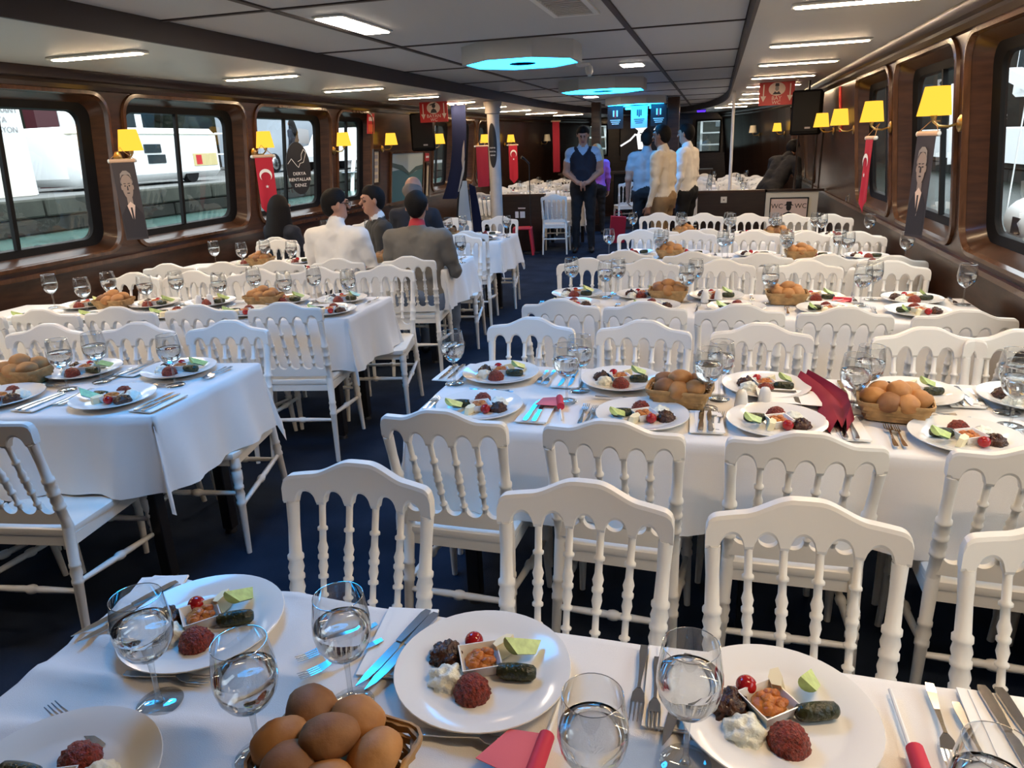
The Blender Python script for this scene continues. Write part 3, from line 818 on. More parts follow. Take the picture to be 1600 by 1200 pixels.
DISH.add(_vs, [(j * 4 + i, j * 4 + (i + 1) % 4, j * 4 + 4 + (i + 1) % 4, j * 4 + 4 + i) for j in range(3) for i in range(4)] + [(3, 2, 1, 0), (12, 13, 14, 15)], 'porcelain')
DISH = DISH.mesh('sauce_dish', True, .5)
STEW = MB()
for k in range(11):
    blob(STEW, (random.uniform(-.018, .018), random.uniform(-.018, .018), .018 + random.uniform(0, .006)), (.010, .008, .007), 'stew', 2, .2, 3, k)
blob(STEW, (0, 0, .014), (.027, .027, .010), 'stew', 2)
STEW = STEW.mesh('bean_stew', True, 2)
OIL = MB().prism(ell(.016, .012, 14), 0, .0006, 'oil', 'xy').mesh('oil_spot', False)
FOOD = [  # name, meshes, (x, y, z), rot(x, y, z), words, category, far?
    ('cherry_tomato', [TOM], (-.030, .052, .0160), (0, 0, 0), 'cherry tomato', 'tomato', 1),
    ('cheese_slice', [CHE], (.022, .055, .0), (-.25, 0, 1.1), 'white cheese slice', 'cheese', 0),
    ('cucumber_wedge', [CUK], (.066, .045, .030), (2.5, -.45, .85), 'cucumber wedge', 'cucumber', 0),
    ('stuffed_leaf_roll', [DOL], (.062, -.002, 0), (0, 0, .12), 'dark stuffed leaf roll', 'dolma', 1),
    ('bulgur_mound', BUL, (.002, -.055, 0), (0, 0, 0), 'red bulgur mound', 'bulgur salad', 1),
    ('yogurt_dip', YOG, (-.056, -.035, 0), (0, 0, 0), 'white yogurt dip', 'dip', 1),
    ('eggplant_heap', EGG, (-.070, .018, 0), (0, 0, 0), 'fried eggplant heap', 'eggplant', 1),
]
SCALE_F = 1.0
def meal(key, x, y, side, seat, full=True, ang=None):
    desc = TAB[key][5]
    where = '%s-side plate, %s from the aisle, %s' % (side, seat, desc)
    a = 0.0 if side == 'far' else PI
    a += random.uniform(-.15, .15) if ang is None else ang
    z = T + .001
    one('plate', PLATE, 'white round dinner plate, %s from the aisle, %s side of %s' % (seat, side, desc), 'plate', (x, y, z), (0, 0, a), 'white dinner plates')
    ca, sa = math.cos(a), math.sin(a)
    for nm, ms, p, r, words, cat, far in FOOD:
        if not full and not far: continue
        jx, jy = p[0] + random.uniform(-.004, .004), p[1] + random.uniform(-.004, .004)
        lx, ly = x + ca * jx - sa * jy, y + sa * jx + ca * jy
        one(nm, random.choice(ms), '%s on the %s' % (words, where), cat, (lx, ly, z + .0068 + p[2]), (r[0], r[1], r[2] + a + (PI if nm == 'cucumber_wedge' and side == 'far' else 0) + (random.uniform(-.3, .3) if nm != 'stuffed_leaf_roll' else 0)), words + 's on the plates')
    if full:
        t = thing('sauce_dish', 'square white stew dish on the %s' % where, 'dish', (x - ca * .008 - sa * .012, y - sa * .008 + ca * .012, z + .0068), a + .45, 'square sauce dishes')
        link('dish', DISH, t); link('filling', STEW, t)
def setting_cutlery(key, x, y, side, seat, lite=False):
    desc = TAB[key][5]; s = 1 if side == 'near' else -1
    wh = 'by the %s-side plate, %s from the aisle, %s' % (side, seat, desc)
    j = lambda: random.uniform(-.006, .006)
    cutlery('fork', x - s * .195 + j(), y - s * .09, x - s * (.19 + j()), y + s * .1, 'outer fork ' + wh, .95)
    if lite: return
    cutlery('fork', x - s * .170 + j(), y - s * .085, x - s * (.165 + j()), y + s * .1, 'inner fork ' + wh, .85)
    nx = x + s * .20
    napkin(nx, y, j() * 6, 'folded napkin ' + wh)
    cutlery('knife', nx - .015, y - s * .10, nx - .015 + j(), y + s * .1, 'left knife on the napkin ' + wh, .92, z=T + .0055)
    cutlery('knife', nx + .015, y - s * .10, nx + .015 + j(), y + s * .1, 'right knife on the napkin ' + wh, .88, z=T + .0055)
    cutlery('fork', x + s * .07, y + s * (.185 if side == 'near' else .175), x - s * .1, y + s * (.18 + j()), 'dessert fork lying above the %s-side plate, %s from the aisle, %s' % (side, seat, desc), .8)

# bread basket
BW, BD, BH = .21, .15, .062
def bring(w, d, z, r, m, wob=0.0, n=48, ph=0):
    P = rrect(w, d, min(w, d) * .18, 5); Q = []
    import itertools
    P = P + [P[0]]
    seg = [0]
    for a, b in zip(P[:-1], P[1:]): seg.append(seg[-1] + math.dist(a, b))
    for k in range(n):
        s = seg[-1] * k / n
        for i in range(len(P) - 1):
            if seg[i] <= s <= seg[i + 1]:
                f = (s - seg[i]) / max(1e-6, seg[i + 1] - seg[i]); x, y = P[i][0] + f * (P[i + 1][0] - P[i][0]), P[i][1] + f * (P[i + 1][1] - P[i][1]); break
        kx = 1 + wob * (1 if (k + ph) % 2 else -1) / max(w, d)
        Q.append((x * kx, y * kx, z))
    mb = MB(); vs = []; fs = []
    for k in range(n):
        x, y, zz = Q[k]; l = math.hypot(x, y); ux, uy = x / l, y / l
        for dr, dz in ((r * .5, r), (r * .5, -r), (-r * .5, -r), (-r * .5, r)): vs.append((x + ux * dr, y + uy * dr, zz + dz))
    for k in range(n):
        k2 = (k + 1) % n
        for i in range(4): fs.append((k * 4 + i, k2 * 4 + i, k2 * 4 + (i + 1) % 4, k * 4 + (i + 1) % 4))
    return mb.add(vs, fs, m)
BASK = [('base', MB().prism(rrect(.155, .10, .02, 4), 0, .006, 'wicker', 'xy').mesh('basket_base', False))]
for k in range(5):
    f = k / 4
    BASK.append(('woven_band', bring(.160 + .045 * f, .105 + .04 * f, .008 + .046 * f, .0058, 'wicker', .004, 48, k).mesh('basket_band', True, 1.0)))
BASK.append(('rim', bring(.213, .153, .060, .0045, 'wicker').mesh('basket_rim', True, 1.0)))
ROLL = {}
for m in ('bread', 'bread_brown'):
    ROLL[m] = [blob(MB(), (0, 0, 0), (.042, .036, .030), m, 3, .10, 1.6, s).mesh('bread_roll', True, 3) for s in (1.0, 4.0)]
def basket(key, x, y, rz, where, rolls, brown=False, zt=None):
    t = thing('bread_basket', 'woven wicker bread basket %s' % where, 'basket', (x, y, T + .001), rz, 'wicker bread baskets')
    kit_place(BASK, t)
    nm = ['back left', 'back right', 'front right', 'middle', 'front left', 'front middle', 'topmost', 'centre back', 'low front']
    c, s = math.cos(rz), math.sin(rz)
    for i, (dx, dy, dz) in enumerate(rolls):
        m = 'bread_brown' if (brown and i in (0, 3, 5)) or (not brown and random.random() < .15) else 'bread'
        one('bread_roll', random.choice(ROLL[m]), '%s roll in the bread basket %s' % (nm[i], where), 'bread roll',
            (x + c * dx - s * dy, y + s * dx + c * dy, T + dz), (random.uniform(-.3, .3), random.uniform(-.3, .3), random.uniform(0, 6)), 'bread rolls in the wicker baskets')
R7 = [(-.045, .03, .075), (.03, .035, .078), (.065, -.005, .068), (.008, -.008, .092), (-.06, -.02, .070), (.03, -.045, .064), (-.02, -.05, .066)]
R6 = [(-.05, .025, .070), (.045, .03, .070), (.05, -.03, .066), (0, 0, .090), (-.045, -.03, .066), (.0, -.045, .062)]
basket('R1', -.475, .69, -.12, 'on the foreground table', [(-.062, .035, .080), (.012, .042, .080), (.067, -.002, .074), (.005, -.012, .098), (-.070, -.028, .078), (-.025, -.06, .080), (.04, -.062, .074)], True)
basket('R2', -.08, 2.36, -.1, 'on the aisle half of the second right-hand table', R6)
basket('R2', .575, 2.335, -.15, 'on the window half of the second right-hand table', R7)
basket('R3', -.22, 4.05, 0, 'on the aisle half of the third right-hand table', R6)
basket('R3', .40, 4.02, 0, 'on the window half of the third right-hand table', R6)
basket('R4', -.30, 5.62, 0, 'on the aisle half of the fourth right-hand table', R6)
basket('R4', .62, 5.55, 0, 'on the window half of the fourth right-hand table', R6)
basket('R5', -.25, 6.92, 0, 'on the aisle half of the fifth right-hand table', R6)
basket('R5', .55, 6.80, 0, 'on the window half of the fifth right-hand table', R6)
basket('L1', -2.72, 2.19, .1, 'on the nearest left-hand table', R6)
basket('L2', -3.49, 3.50, .1, 'on the window half of the second left-hand table', R6)
basket('L2', -2.58, 3.70, .1, 'on the aisle half of the second left-hand table', R6)
basket('L3', -3.56, 5.14, .1, 'on the window half of the third left-hand table', R6)
basket('L3', -2.48, 5.22, .1, 'on the aisle half of the third left-hand table', R6)
basket('L4', -2.55, 6.85, .1, 'on the fourth left-hand table', R6)

# foreground table, laid by hand
for i, (x, y) in enumerate([(-.90, .95), (-.34, .945), (.13, .95)]): meal('R1', x, y, 'far', ORD[i], ang=(.35, .0, .22)[i])
meal('R1', -.87, .575, 'near', 'first')
for x, y, lab in ((-.845, .765, 'stemmed glass of water in front of the foreground plate nearest the aisle'), (-.615, .705, 'stemmed glass of water left of the foreground bread basket'), (-.53, .835, 'stemmed glass of water right behind the foreground bread basket'),
                  (-.115, .715, 'stemmed glass of water at the bottom centre, beside the pink paper flag'), (.0, .835, 'stemmed glass of water touching the third foreground plate'), (.335, .735, 'stemmed glass of water cut off at the bottom right corner')):
    wine_glass(x, y, lab)
for kind, a, b, L, lab in (
    ('knife', (-1.05, 1.06), (-1.13, .85), .95, 'dark knife left of the first foreground plate'), ('knife', (-1.03, 1.05), (-1.10, .85), .95, 'second knife left of the first foreground plate'),
    ('fork', (-.95, .805), (-.77, .825), .85, 'fork lying below the first foreground plate'), ('fork', (-.86, .66), (-.98, .70), .85, 'fork peeking over the cut-off plate at bottom left'),
    ('knife', (-.70, .60), (-.82, .685), .9, 'knife tip right of the cut-off plate at bottom left'),
    ('fork', (-.575, 1.025), (-.665, .905), .82, 'upper of two forks left of the second foreground plate'), ('fork', (-.545, .985), (-.64, .865), .82, 'lower of two forks left of the second foreground plate'),
    ('knife', (-.492, 1.08), (-.535, .86), 1.0, 'left knife of the pair beside the second foreground plate'), ('knife', (-.474, 1.075), (-.515, .865), 1.0, 'right knife of the pair beside the second foreground plate'),
    ('fork', (-.405, .798), (-.23, .808), .9, 'fork lying below the second foreground plate'),
    ('fork', (-.08, 1.07), (-.078, .90), .95, 'left fork between second and third foreground plates'), ('fork', (-.055, 1.045), (-.05, .88), .88, 'right fork between second and third foreground plates'),
    ('knife', (-.005, 1.06), (-.03, .87), .95, 'knife half under the third foreground plate'),
    ('fork', (.372, 1.075), (.362, .90), .95, 'left fork right of the third foreground plate'), ('fork', (.40, 1.04), (.405, .90), .88, 'right fork right of the third foreground plate'),
    ('knife', (.448, 1.085), (.462, .90), .95, 'left knife on the napkin at the right edge of the foreground table'), ('knife', (.472, 1.085), (.49, .90), .95, 'right knife on the napkin at the right edge of the foreground table')):
    cutlery(kind, *a, *b, lab, L, T + (.003 if kind == 'fork' else .0055))
napkin(-.515, .995, .12, 'white napkin under the two blue-lit knives on the foreground table')
napkin(.46, .985, -.03, 'white napkin at the right edge of the foreground table')
napkin(-1.07, .99, .3, 'white napkin at the aisle corner of the foreground table')
napkin(-.02, .985, .02, 'white napkin half under the third foreground plate')

def paper_flag(x, y, ang, roll_at, lab, sheet=True):
    t = thing('paper_flag', lab, 'flag', (x, y, T + .004), ang, 'small paper flags on sticks')
    link('stick', MB().tube([(0, 0, .003), (0, .13, .003), (0, .26, .003)], .0032, 8, 'plastic_white').mesh('flag_stick'), t)
    link('rolled_paper', MB().lathe([(0, .010), (.0, .013), (.09, .012), (.09, .009)], 14, 'paper_red', (0.002, roll_at, .013), (.004, roll_at + 1, .013)).mesh('flag_roll'), t)
    if sheet:
        link('sheet', MB().prism([(0, roll_at), (0, roll_at + .09), (-.055, roll_at + .085), (-.085, roll_at + .02)], .015, .0162, 'paper_pink', 'xy').mesh('flag_sheet', False), t)
paper_flag(-.21, .705, .05 * -1, .03, 'small pink paper flag on a white stick beside the bottom centre glass')
paper_flag(.315, .79, .02, .04, 'small rolled paper flag on a white stick right of the third foreground plate', False)
paper_flag(-.44, 2.12, .25, .10, 'small red paper flag among the forks on the second right-hand table')
paper_flag(.78, 4.02, 1.2, .06, 'small red paper flag on the third right-hand table')
SHK = [('body', MB().lathe([(0, 0), (0, .021), (.003, .023), (.03, .021), (.055, .0175), (.066, .012), (.070, 0)], 20, 'porcelain').mesh('shaker_body', True, 1)),
       ('hole', MB().lathe([(.0695, .0018), (.0702, .0018)], 8, 'print_black').mesh('shaker_hole', False))]
for x, y, lab in ((.12, 2.335, 'left white porcelain shaker beside the number card'), (.195, 2.37, 'right white porcelain shaker touching the number card'), (.012, .752, 'white shaker top at the bottom edge below the tall glass'), (.098, .752, 'white shaker top at the bottom edge below the third plate'),
                  (-.02, 4.0, 'left white shaker on the third right-hand table'), (.05, 4.02, 'right white shaker on the third right-hand table'), (-2.98, 3.62, 'left white shaker on the second left-hand table'), (-2.93, 3.66, 'right white shaker on the second left-hand table')):
    t = thing('salt_shaker', lab, 'shaker', (x, y, T + .001), 0, 'white porcelain shakers'); kit_place(SHK, t)
# number card on a folded red cloth, second right-hand table
rc = MB(); vs = []; fs = []
path = [(.345, 2.65), (.365, 2.60), (.40, 2.50), (.425, 2.40), (.415, 2.28), (.40, 2.17)]; wid = [.03, .035, .045, .06, .07, .03]
for (x, y), w in zip(path, wid):
    vs += [(x - w, y - .01, .004), (x - w * .4, y, .045), (x + w * .1, y, .018), (x + w * .4, y + .005, .050), (x + w * .6, y, .004)]
for i in range(5):
    for k in range(4): fs.append((i * 5 + k, i * 5 + k + 1, i * 5 + 6 + k, i * 5 + 5 + k))
rc.add(vs, fs, 'red_fabric')
one('red_cloth', rc.mesh('red_cloth', True, 2), 'crumpled dark red cloth behind the number card, second right-hand table', 'cloth', (0, 0, T))
t = thing('number_card', 'white card marked 17 lying on the second right-hand table', 'card', (.275, 2.43, T + .020), .05)
link('card', MB().box((0, 0, 0), (.20, .145, .0015), 'print_white', M=Matrix.Rotation(.05, 3, 'Y')).mesh('card_sheet', False), t)
link('number', text_mesh('17', .17, 'print_black', .0004), t, (-.035, .0, .0022), (0, .05, -PI / 2))

# other tables
MEALS = {'R2': ([(-.74, 2.185), (-.19, 2.19), (.22, 2.205), (.73, 2.17), (1.12, 2.18)], [(-.77, 2.555), (-.30, 2.545), (.21, 2.55), (.68, 2.555), (1.02, 2.55)]),
         'R3': ([(-.72, 3.83), (-.29, 3.83), (.14, 3.83), (.58, 3.83), (.99, 3.83)], [(-.75, 4.12), (-.37, 4.12), (.04, 4.125), (.56, 4.125), (1.03, 4.125)]),
         'L1': ([(-2.14, 2.05), (-2.60, 1.98), (-3.05, 1.88)], [(-2.14, 2.41), (-2.56, 2.335), (-3.02, 2.24), (-3.46, 2.16)]),
         'L2': ([(-2.06, 3.55), (-2.55, 3.46), (-2.97, 3.38), (-3.38, 3.29), (-3.78, 3.21)], [(-2.14, 3.85), (-2.49, 3.785), (-2.95, 3.69), (-3.30, 3.62), (-3.75, 3.54)])}
for key, (ns, fs_) in MEALS.items():
    for sd, lst in (('near', ns), ('far', fs_)):
        for i, (x, y) in enumerate(lst):
            meal(key, x, y, sd, ORD[i]); setting_cutlery(key, x, y, sd, ORD[i], lite=(key in ('R3', 'L2')))
for key in ('R4', 'R5', 'L3', 'L4'):
    nx, _, fx, _, s = SEATS[key]; x0, x1, ya, yb, sh, desc, ref = TAB[key]
    for sd, lst, v in (('near', nx, ya + .15), ('far', fx, yb - .15)):
        for i, x in enumerate(lst):
            y = ty(key, x, v); meal(key, x, y, sd, ORD[i], full=False); setting_cutlery(key, x, y, sd, ORD[i], lite=True)
            gx = x + (.2 if sd == 'near' else -.2)
            wine_glass(gx, ty(key, gx, v + (.13 if sd == 'near' else -.10)), 'stemmed glass of water by the %s-side plate, %s from the aisle, %s' % (sd, ORD[i], desc))
GL = {'R2': [(-.92, 2.44), (-.46, 2.31), (-.435, 2.43), (.01, 2.32), (.05, 2.42), (.45, 2.31), (.51, 2.42), (.89, 2.31), (.92, 2.43)],
      'R3': [(-.80, 4.22), (-.58, 4.10), (-.52, 4.20), (-.12, 4.0), (-.08, 4.2), (.31, 4.0), (.76, 4.0), (.84, 4.15), (1.25, 4.06)],
      'L1': [(-2.03, 2.25), (-2.38, 2.24), (-2.44, 2.13), (-2.89, 2.16)],
      'L2': [(-3.95, 3.50), (-3.60, 3.40), (-3.60, 3.60), (-3.24, 3.50), (-3.15, 3.66), (-2.80, 3.60), (-2.70, 3.80), (-2.40, 3.66), (-2.31, 3.84), (-2.03, 3.74)]}
for key, lst in GL.items():
    lst2 = sorted(lst, key=lambda p: p[0] if key[0] == 'R' else -p[0])
    for i, (x, y) in enumerate(lst2): wine_glass(x, y, 'stemmed glass of water, %s from the aisle end of the %s' % (ORD[i], TAB[key][5]))
# ------------------------------------------------------------------ wall lamps and hanging banners
LROT = {-1: PI / 2, 1: -PI / 2}
def on_wall(side, y, z, d=0.0): return (wx(side, z, -d, y), y, z)
SC_SH = MB().lathe([(-.075, .086), (.075, .062)], 28, 'shade_glow', (0, -.14, 0), (0, -.14, 1), caps=False).lathe([(-.075, .084), (.075, .060)], 28, 'shade_glow', (0, -.14, 0), (0, -.14, 1), caps=False).mesh('lamp_shade')
SC_OFF = MB().lathe([(-.075, .086), (.075, .062)], 24, 'shade_off', (0, -.14, 0), (0, -.14, 1), caps=False).mesh('lamp_shade_off')
SC_PL = MB().lathe([(0, .045), (.008, .045), (.016, .03), (.02, .012)], 20, 'brass', (0, 0, -.12), (0, -1, -.12)).mesh('lamp_plate')
SC_AR = MB().tube([(0, -.015, -.12), (0, -.06, -.135), (0, -.11, -.13), (0, -.14, -.105), (0, -.14, -.06)], .007, 8, 'brass').mesh('lamp_arm')
SC_SK = MB().lathe([(-.10, .012), (-.075, .018), (-.05, .014), (.0, .012)], 12, 'brass', (0, -.14, 0), (0, -.14, 1)).mesh('lamp_socket')
def sconce(side, y, lab, off=False, z=1.765):
    t = thing('wall_lamp', lab, 'wall lamp', on_wall(side, y, z), LROT[side], 'shaded wall lamps between the windows')
    link('lamp_shade', SC_OFF if off else SC_SH, t); link('back_plate', SC_PL, t); link('arm', SC_AR, t); link('socket', SC_SK, t)
for side, sn in ((-1, 'left'), (1, 'right')):
    for i, y in enumerate([4.68, 6.42, 8.02, 9.36, 11.2, 12.2, 13.6, 15.3]):
        if side > 0 and i in (4, 5, 6): continue
        sconce(side, y, 'wall lamp with glowing yellow shade on the %s wall, %s from the front' % (sn, ORD[i]))
    for y in (3.07, 1.42, -.23): sconce(side, y, 'yellow wall lamp on the %s wall beside the photographer, post at %s' % (sn, {3.07: 'first window', 1.42: 'second window', -.23: 'third window', -1.88: 'fourth window'}[y]))
    sconce(side, 17.2, 'unlit cream shaded wall lamp on the %s wall near the bow' % sn, True)
def star(r, cx, cz, rot=PI / 2, k=.4):
    return [(cx + (r if i % 2 == 0 else r * k) * math.cos(rot + i * PI / 5), cz + (r if i % 2 == 0 else r * k) * math.sin(rot + i * PI / 5)) for i in range(10)]
def crescent(R, cx, cz, n=22):
    o = [(cx + R * math.cos(a), cz + R * math.sin(a)) for a in [(-PI * .75) + 1.5 * PI * k / n for k in range(n + 1)]]
    r2 = R * .80; c2 = cz - R * .26
    return o, r2, c2
def banner_cloth(w, h, m, point=0.0, wave=.008):
    mb = MB(); nx, nz = 8, 14; vs = []
    for j in range(nz + 1):
        for i in range(nx + 1):
            u = i / nx - .5; v = j / nz
            z = -h * v
            if point: z += point * (abs(u) * 2) * v ** 6 - (0 if point > 0 else 0)
            vs.append((u * w, -.012 + wave * math.sin(u * 9 + v * 2) * v, z))
    n = nx + 1
    fs = [(j * n + i, j * n + i + 1, (j + 1) * n + i + 1, (j + 1) * n + i) for j in range(nz) for i in range(nx)]
    mb.add(vs, fs, m); k = len(vs)
    mb.add([(x, y + .002, z) for x, y, z in vs], [f[::-1] for f in fs], m)
    return mb.mesh('banner_cloth', True, 2)
def banner_kit(t, w):
    link('roller', MB().lathe([(-w / 2 - .01, .016), (w / 2 + .01, .016)], 14, 'roller_wood', (0, 0, .012), (1, 0, .012)).mesh('banner_roller'), t)
    for s in (-1, 1): link('knob', blob(MB(), (s * (w / 2 + .02), 0, .012), (.016, .016, .016), 'plastic_white', 2).mesh('banner_knob'), t)
    link('cord', MB().tube([(-w / 2, 0, .028), (-.02, .03, .09), (.0, .05, .115), (.02, .03, .09), (w / 2, 0, .028)], .003, 6, 'cord').mesh('banner_cord'), t)
def deco(t, name, poly, m, d, th=.002):
    link(name, MB().prism(poly, -d - th, -d, m).mesh(name, False), t)
for loc, rz, lab in (((-4.16, 4.52, 1.61), .72, 'dark portrait banner of a man hanging beside the left wall lamp'), ((1.13, 4.66, 1.585), -1.05, 'dark portrait banner of a man hanging beside the right wall lamp')):
    w, h = .25, .60; S_ = .78
    t = thing('portrait_banner', lab, 'banner', loc, rz, 'hanging portrait banners', (.60 if rz > 0 else .52, .8, .92)); banner_kit(t, w)
    link('cloth', MB().box((0, -.012, -h / 2), (w, .004, h), 'portrait_dark').mesh('portrait_cloth', False), t)
    deco(t, 'suit', [(-.115, -.585), (.115, -.585), (.115, -.40), (.05, -.33), (-.05, -.33), (-.115, -.40)], 'portrait_suit', .015)
    deco(t, 'shirt', [(-.042, -.33), (0.004, -.47), (.045, -.33), (.0, -.30)], 'print_pale', .017)
    deco(t, 'necktie', [(-.010, -.345), (.010, -.345), (.013, -.45), (.004, -.468), (-.006, -.45)], 'portrait_suit', .019)
    deco(t, 'neck', [(-.03, -.33), (.03, -.33), (.03, -.27), (-.03, -.27)], 'portrait_skin', .016)
    deco(t, 'face', ell(.056, .085, 24, 0, -.195), 'portrait_skin', .020)
    deco(t, 'forehead', ell(.058, .052, 24, 0, -.145), 'portrait_skin', .0205)
    deco(t, 'hair', [(-.060, -.12), (-.058, -.17), (-.066, -.15), (-.055, -.085), (-.02, -.062), (.02, -.062), (.055, -.085), (.066, -.15), (.058, -.17), (.060, -.12), (.035, -.092), (-.035, -.092)][::-1], 'print_grey', .0225)
    for s in (-1, 1):
        deco(t, 'ear', ell(.009, .02, 12, s * .060, -.19), 'portrait_skin', .019)
        deco(t, 'eye', ell(.010, .005, 12, s * .023, -.178), 'portrait_suit', .023)
        deco(t, 'brow', [(s * .010 - .004, -.164), (s * .036 - .004, -.162), (s * .036 + .002, -.157), (s * .010, -.158)], 'portrait_suit', .023)
    deco(t, 'nose', [(-.009, -.212), (.009, -.212), (.005, -.178), (-.004, -.178)], 'portrait_dark', .0235, .004)
    deco(t, 'mouth', ell(.018, .004, 14, 0, -.234), 'portrait_suit', .023)
def flag_banner(loc, rz, lab, w=.16, h=.56):
    t = thing('flag_banner', lab, 'flag', loc, rz, 'red flag banners beside the wall lamps'); banner_kit(t, w)
    link('cloth', banner_cloth(w, h, 'flag_red', .10), t)
    R = w * .36; n = 24; cz = -.16
    a0 = PI * .30
    outer = [(R * math.sin(a), cz + R * math.cos(a)) for a in [-(PI - a0) + 2 * (PI - a0) * k / n for k in range(n + 1)]]
    inn = [(R * .80 * math.sin(a), cz - .018 + R * .80 * math.cos(a)) for a in [(PI - a0) - 2 * (PI - a0) * k / n for k in range(n + 1)]]
    P = outer + inn; m = n + 1
    mb = MB(); vs = [(x, -.026, z) for x, z in outer] + [(x, -.026, z) for x, z in inn[::-1]]
    mb.add(vs, [(i, i + 1, m + i + 1, m + i) for i in range(n)], 'print_white'); link('crescent', mb.mesh('crescent', False), t)
    deco(t, 'star', star(w * .11, 0, cz - .105), 'print_white', .024)
flag_banner((-4.17, 6.30, 1.60), .65, 'red flag banner with white crescent and star on the left wall')
flag_banner((1.16, 6.42, 1.56), -1.42, 'red flag banner seen edge-on on the right wall')
flag_banner((-4.05, 15.0, 1.62), .9, 'red flag banner with crescent far along the left wall', .22, .75)
# small red pennant under the far lamps, purely as hanging cloth
for loc, rz, lab, m, w, h in (((-4.12, 13.1, 1.62), .8, 'plain dark red hanging cloth far along the left wall', 'red_fabric', .24, .7), ((-3.55, 17.0, 2.1), .3, 'long red hanging cloth left of the bar', 'red_fabric', .16, 1.1)):
    t = thing('hanging_cloth', lab, 'banner', loc, rz); banner_kit(t, w); link('cloth', banner_cloth(w, h, m), t)
# dark oval hanging sign in the third left window
t = thing('oval_sign', 'black oval sign with white outline drawing hanging in the left window', 'sign', (-4.30, 7.12, 1.475), .95)
link('board', MB().prism(ell(.135, .27, 32), -.004, .004, 'print_black').mesh('oval_board', False), t)
def stroke(t, name, pts, m, d, w=.004):
    for a, b in zip(pts[:-1], pts[1:]):
        L = math.dist(a, b); ang = math.atan2(b[1] - a[1], b[0] - a[0])
        link(name, MB().box(((a[0] + b[0]) / 2, -d, (a[1] + b[1]) / 2), (L + w, .002, w), m, M=Matrix.Rotation(-ang, 3, 'Y')).mesh(name, False), t)
stroke(t, 'outline', [(-.115, .05), (-.07, .10), (-.02, .03), (.0, .01), (.02, .05), (.06, .06), (.10, .16), (.075, .19), (.045, .14), (.04, .09), (.0, .07)], 'print_white', .006)
for k, tx in enumerate(('DERYA', 'RENTALLAR', 'DENIZ')):
    link('lettering', text_mesh(tx, .046, 'print_white', .0006), t, (0, -.0055, -.055 - k * .06), (PI / 2, 0, 0))

# ------------------------------------------------------------------ WC signs
def wc_sign(x, y, z, l1, lab, crossed):
    t = thing('hanging_sign', lab, 'sign', (x, y, z))
    link('board', MB().box((0, 0, 0), (.40, .012, .27), 'print_red').mesh('sign_board', False), t)
    for s in (-1, 1): link('hanger', MB().tube([(s * .15, 0, .135), (s * .15, 0, CZ - z)], .003, 6, 'black_metal').mesh('sign_hanger'), t)
    deco(t, 'oval', ell(.095, .075, 28, 0, .045), 'print_pale', .006)
    for s in (-1, 1):
        deco(t, 'arrow', [(s * .15 - .007, .10), (s * .15 - .007, -.03), (s * .15 - .032, -.03), (s * .15, -.095), (s * .15 + .032, -.03), (s * .15 + .007, -.03), (s * .15 + .007, .10)], 'print_pale', .006)
    if crossed:
        deco(t, 'head', ell(.026, .03, 16, .005, .072), 'portrait_dark', .008); deco(t, 'bust', [(-.045, -.018), (.05, -.018), (.035, .02), (.0, .04), (-.03, .02)], 'portrait_dark', .008)
        deco(t, 'hat', [(-.05, .075), (.035, .098), (.03, .112), (-.05, .088)], 'portrait_dark', .009)
    else:
        deco(t, 'head', ell(.022, .028, 16, 0, .05), 'print_grey', .008); deco(t, 'hat', [(-.024, .075), (.024, .075), (.02, .108), (-.02, .108)], 'portrait_dark', .009)
        deco(t, 'bust', [(-.05, -.015), (.05, -.015), (.022, .02), (0, .005), (-.022, .02)], 'portrait_dark', .008)
    link('lettering', text_mesh(l1, .062, 'print_pale', .0006), t, (0, -.0078, -.058), (PI / 2, 0, 0))
    link('lettering', text_mesh('WC', .058, 'print_pale', .0006), t, (0, -.0078, -.107), (PI / 2, 0, 0))
wc_sign(.665, 9.72, 2.098, 'BAY', 'red hanging sign reading BAY WC with two down arrows', False)
wc_sign(-3.71, 9.72, 2.098, 'BAYAN', 'red hanging sign reading BAYAN WC with two down arrows', True)
def speaker(x, y, z, rz, lab):
    t = thing('loudspeaker', lab, 'speaker', (x, y, z), rz, 'black hanging loudspeakers')
    link('cabinet', MB().box((0, 0, 0), (.33, .26, .50), 'speaker_black', bev=.02).mesh('speaker_cabinet'), t)
    link('grille', MB().box((0, -.133, .01), (.29, .008, .44), 'rubber', bev=.003).mesh('speaker_grille'), t)
    link('badge', MB().box((.03, -.139, -.17), (.06, .004, .02), 'print_grey').mesh('speaker_badge', False), t)
    link('bracket', MB().tube([(0, .05, .25), (0, .05, CZ - z)], .012, 8, 'black_metal').mesh('speaker_bracket'), t)
speaker(-3.98, 9.95, 1.845, .35, 'black loudspeaker hanging left of the BAYAN sign')
speaker(1.02, 9.7, 1.86, -.2, 'black loudspeaker hanging right of the BAY sign')

# ------------------------------------------------------------------ pictures and notices on the left wall
def board(side, y, z, w, h, name, lab, cat, m, frame=None, deco_=None, d=.01):
    t = thing(name, lab, cat, on_wall(side, y, z, .004), LROT[side])
    t.rotation_euler = (math.atan(KL), 0, LROT[side])   # lies flat on the leaning wall
    link('panel', MB().box((0, -d / 2, 0), (w, d, h), m).mesh(name + '_panel', False), t)
    if frame:
        f = MB(); b = .03
        f.box((0, -.012, h / 2 + b / 2), (w + 2 * b, .03, b), frame).box((0, -.012, -h / 2 - b / 2), (w + 2 * b, .03, b), frame)
        f.box((-w / 2 - b / 2, -.012, 0), (b, .03, h), frame).box((w / 2 + b / 2, -.012, 0), (b, .03, h), frame)
        link('frame', f.mesh(name + '_frame', False), t)
    return t
t = board(-1, 10.25, 1.24, 1.18, .68, 'framed_picture', 'large framed picture of a ship at sea on the left wall', 'picture', 'sea_print', 'wood_light')
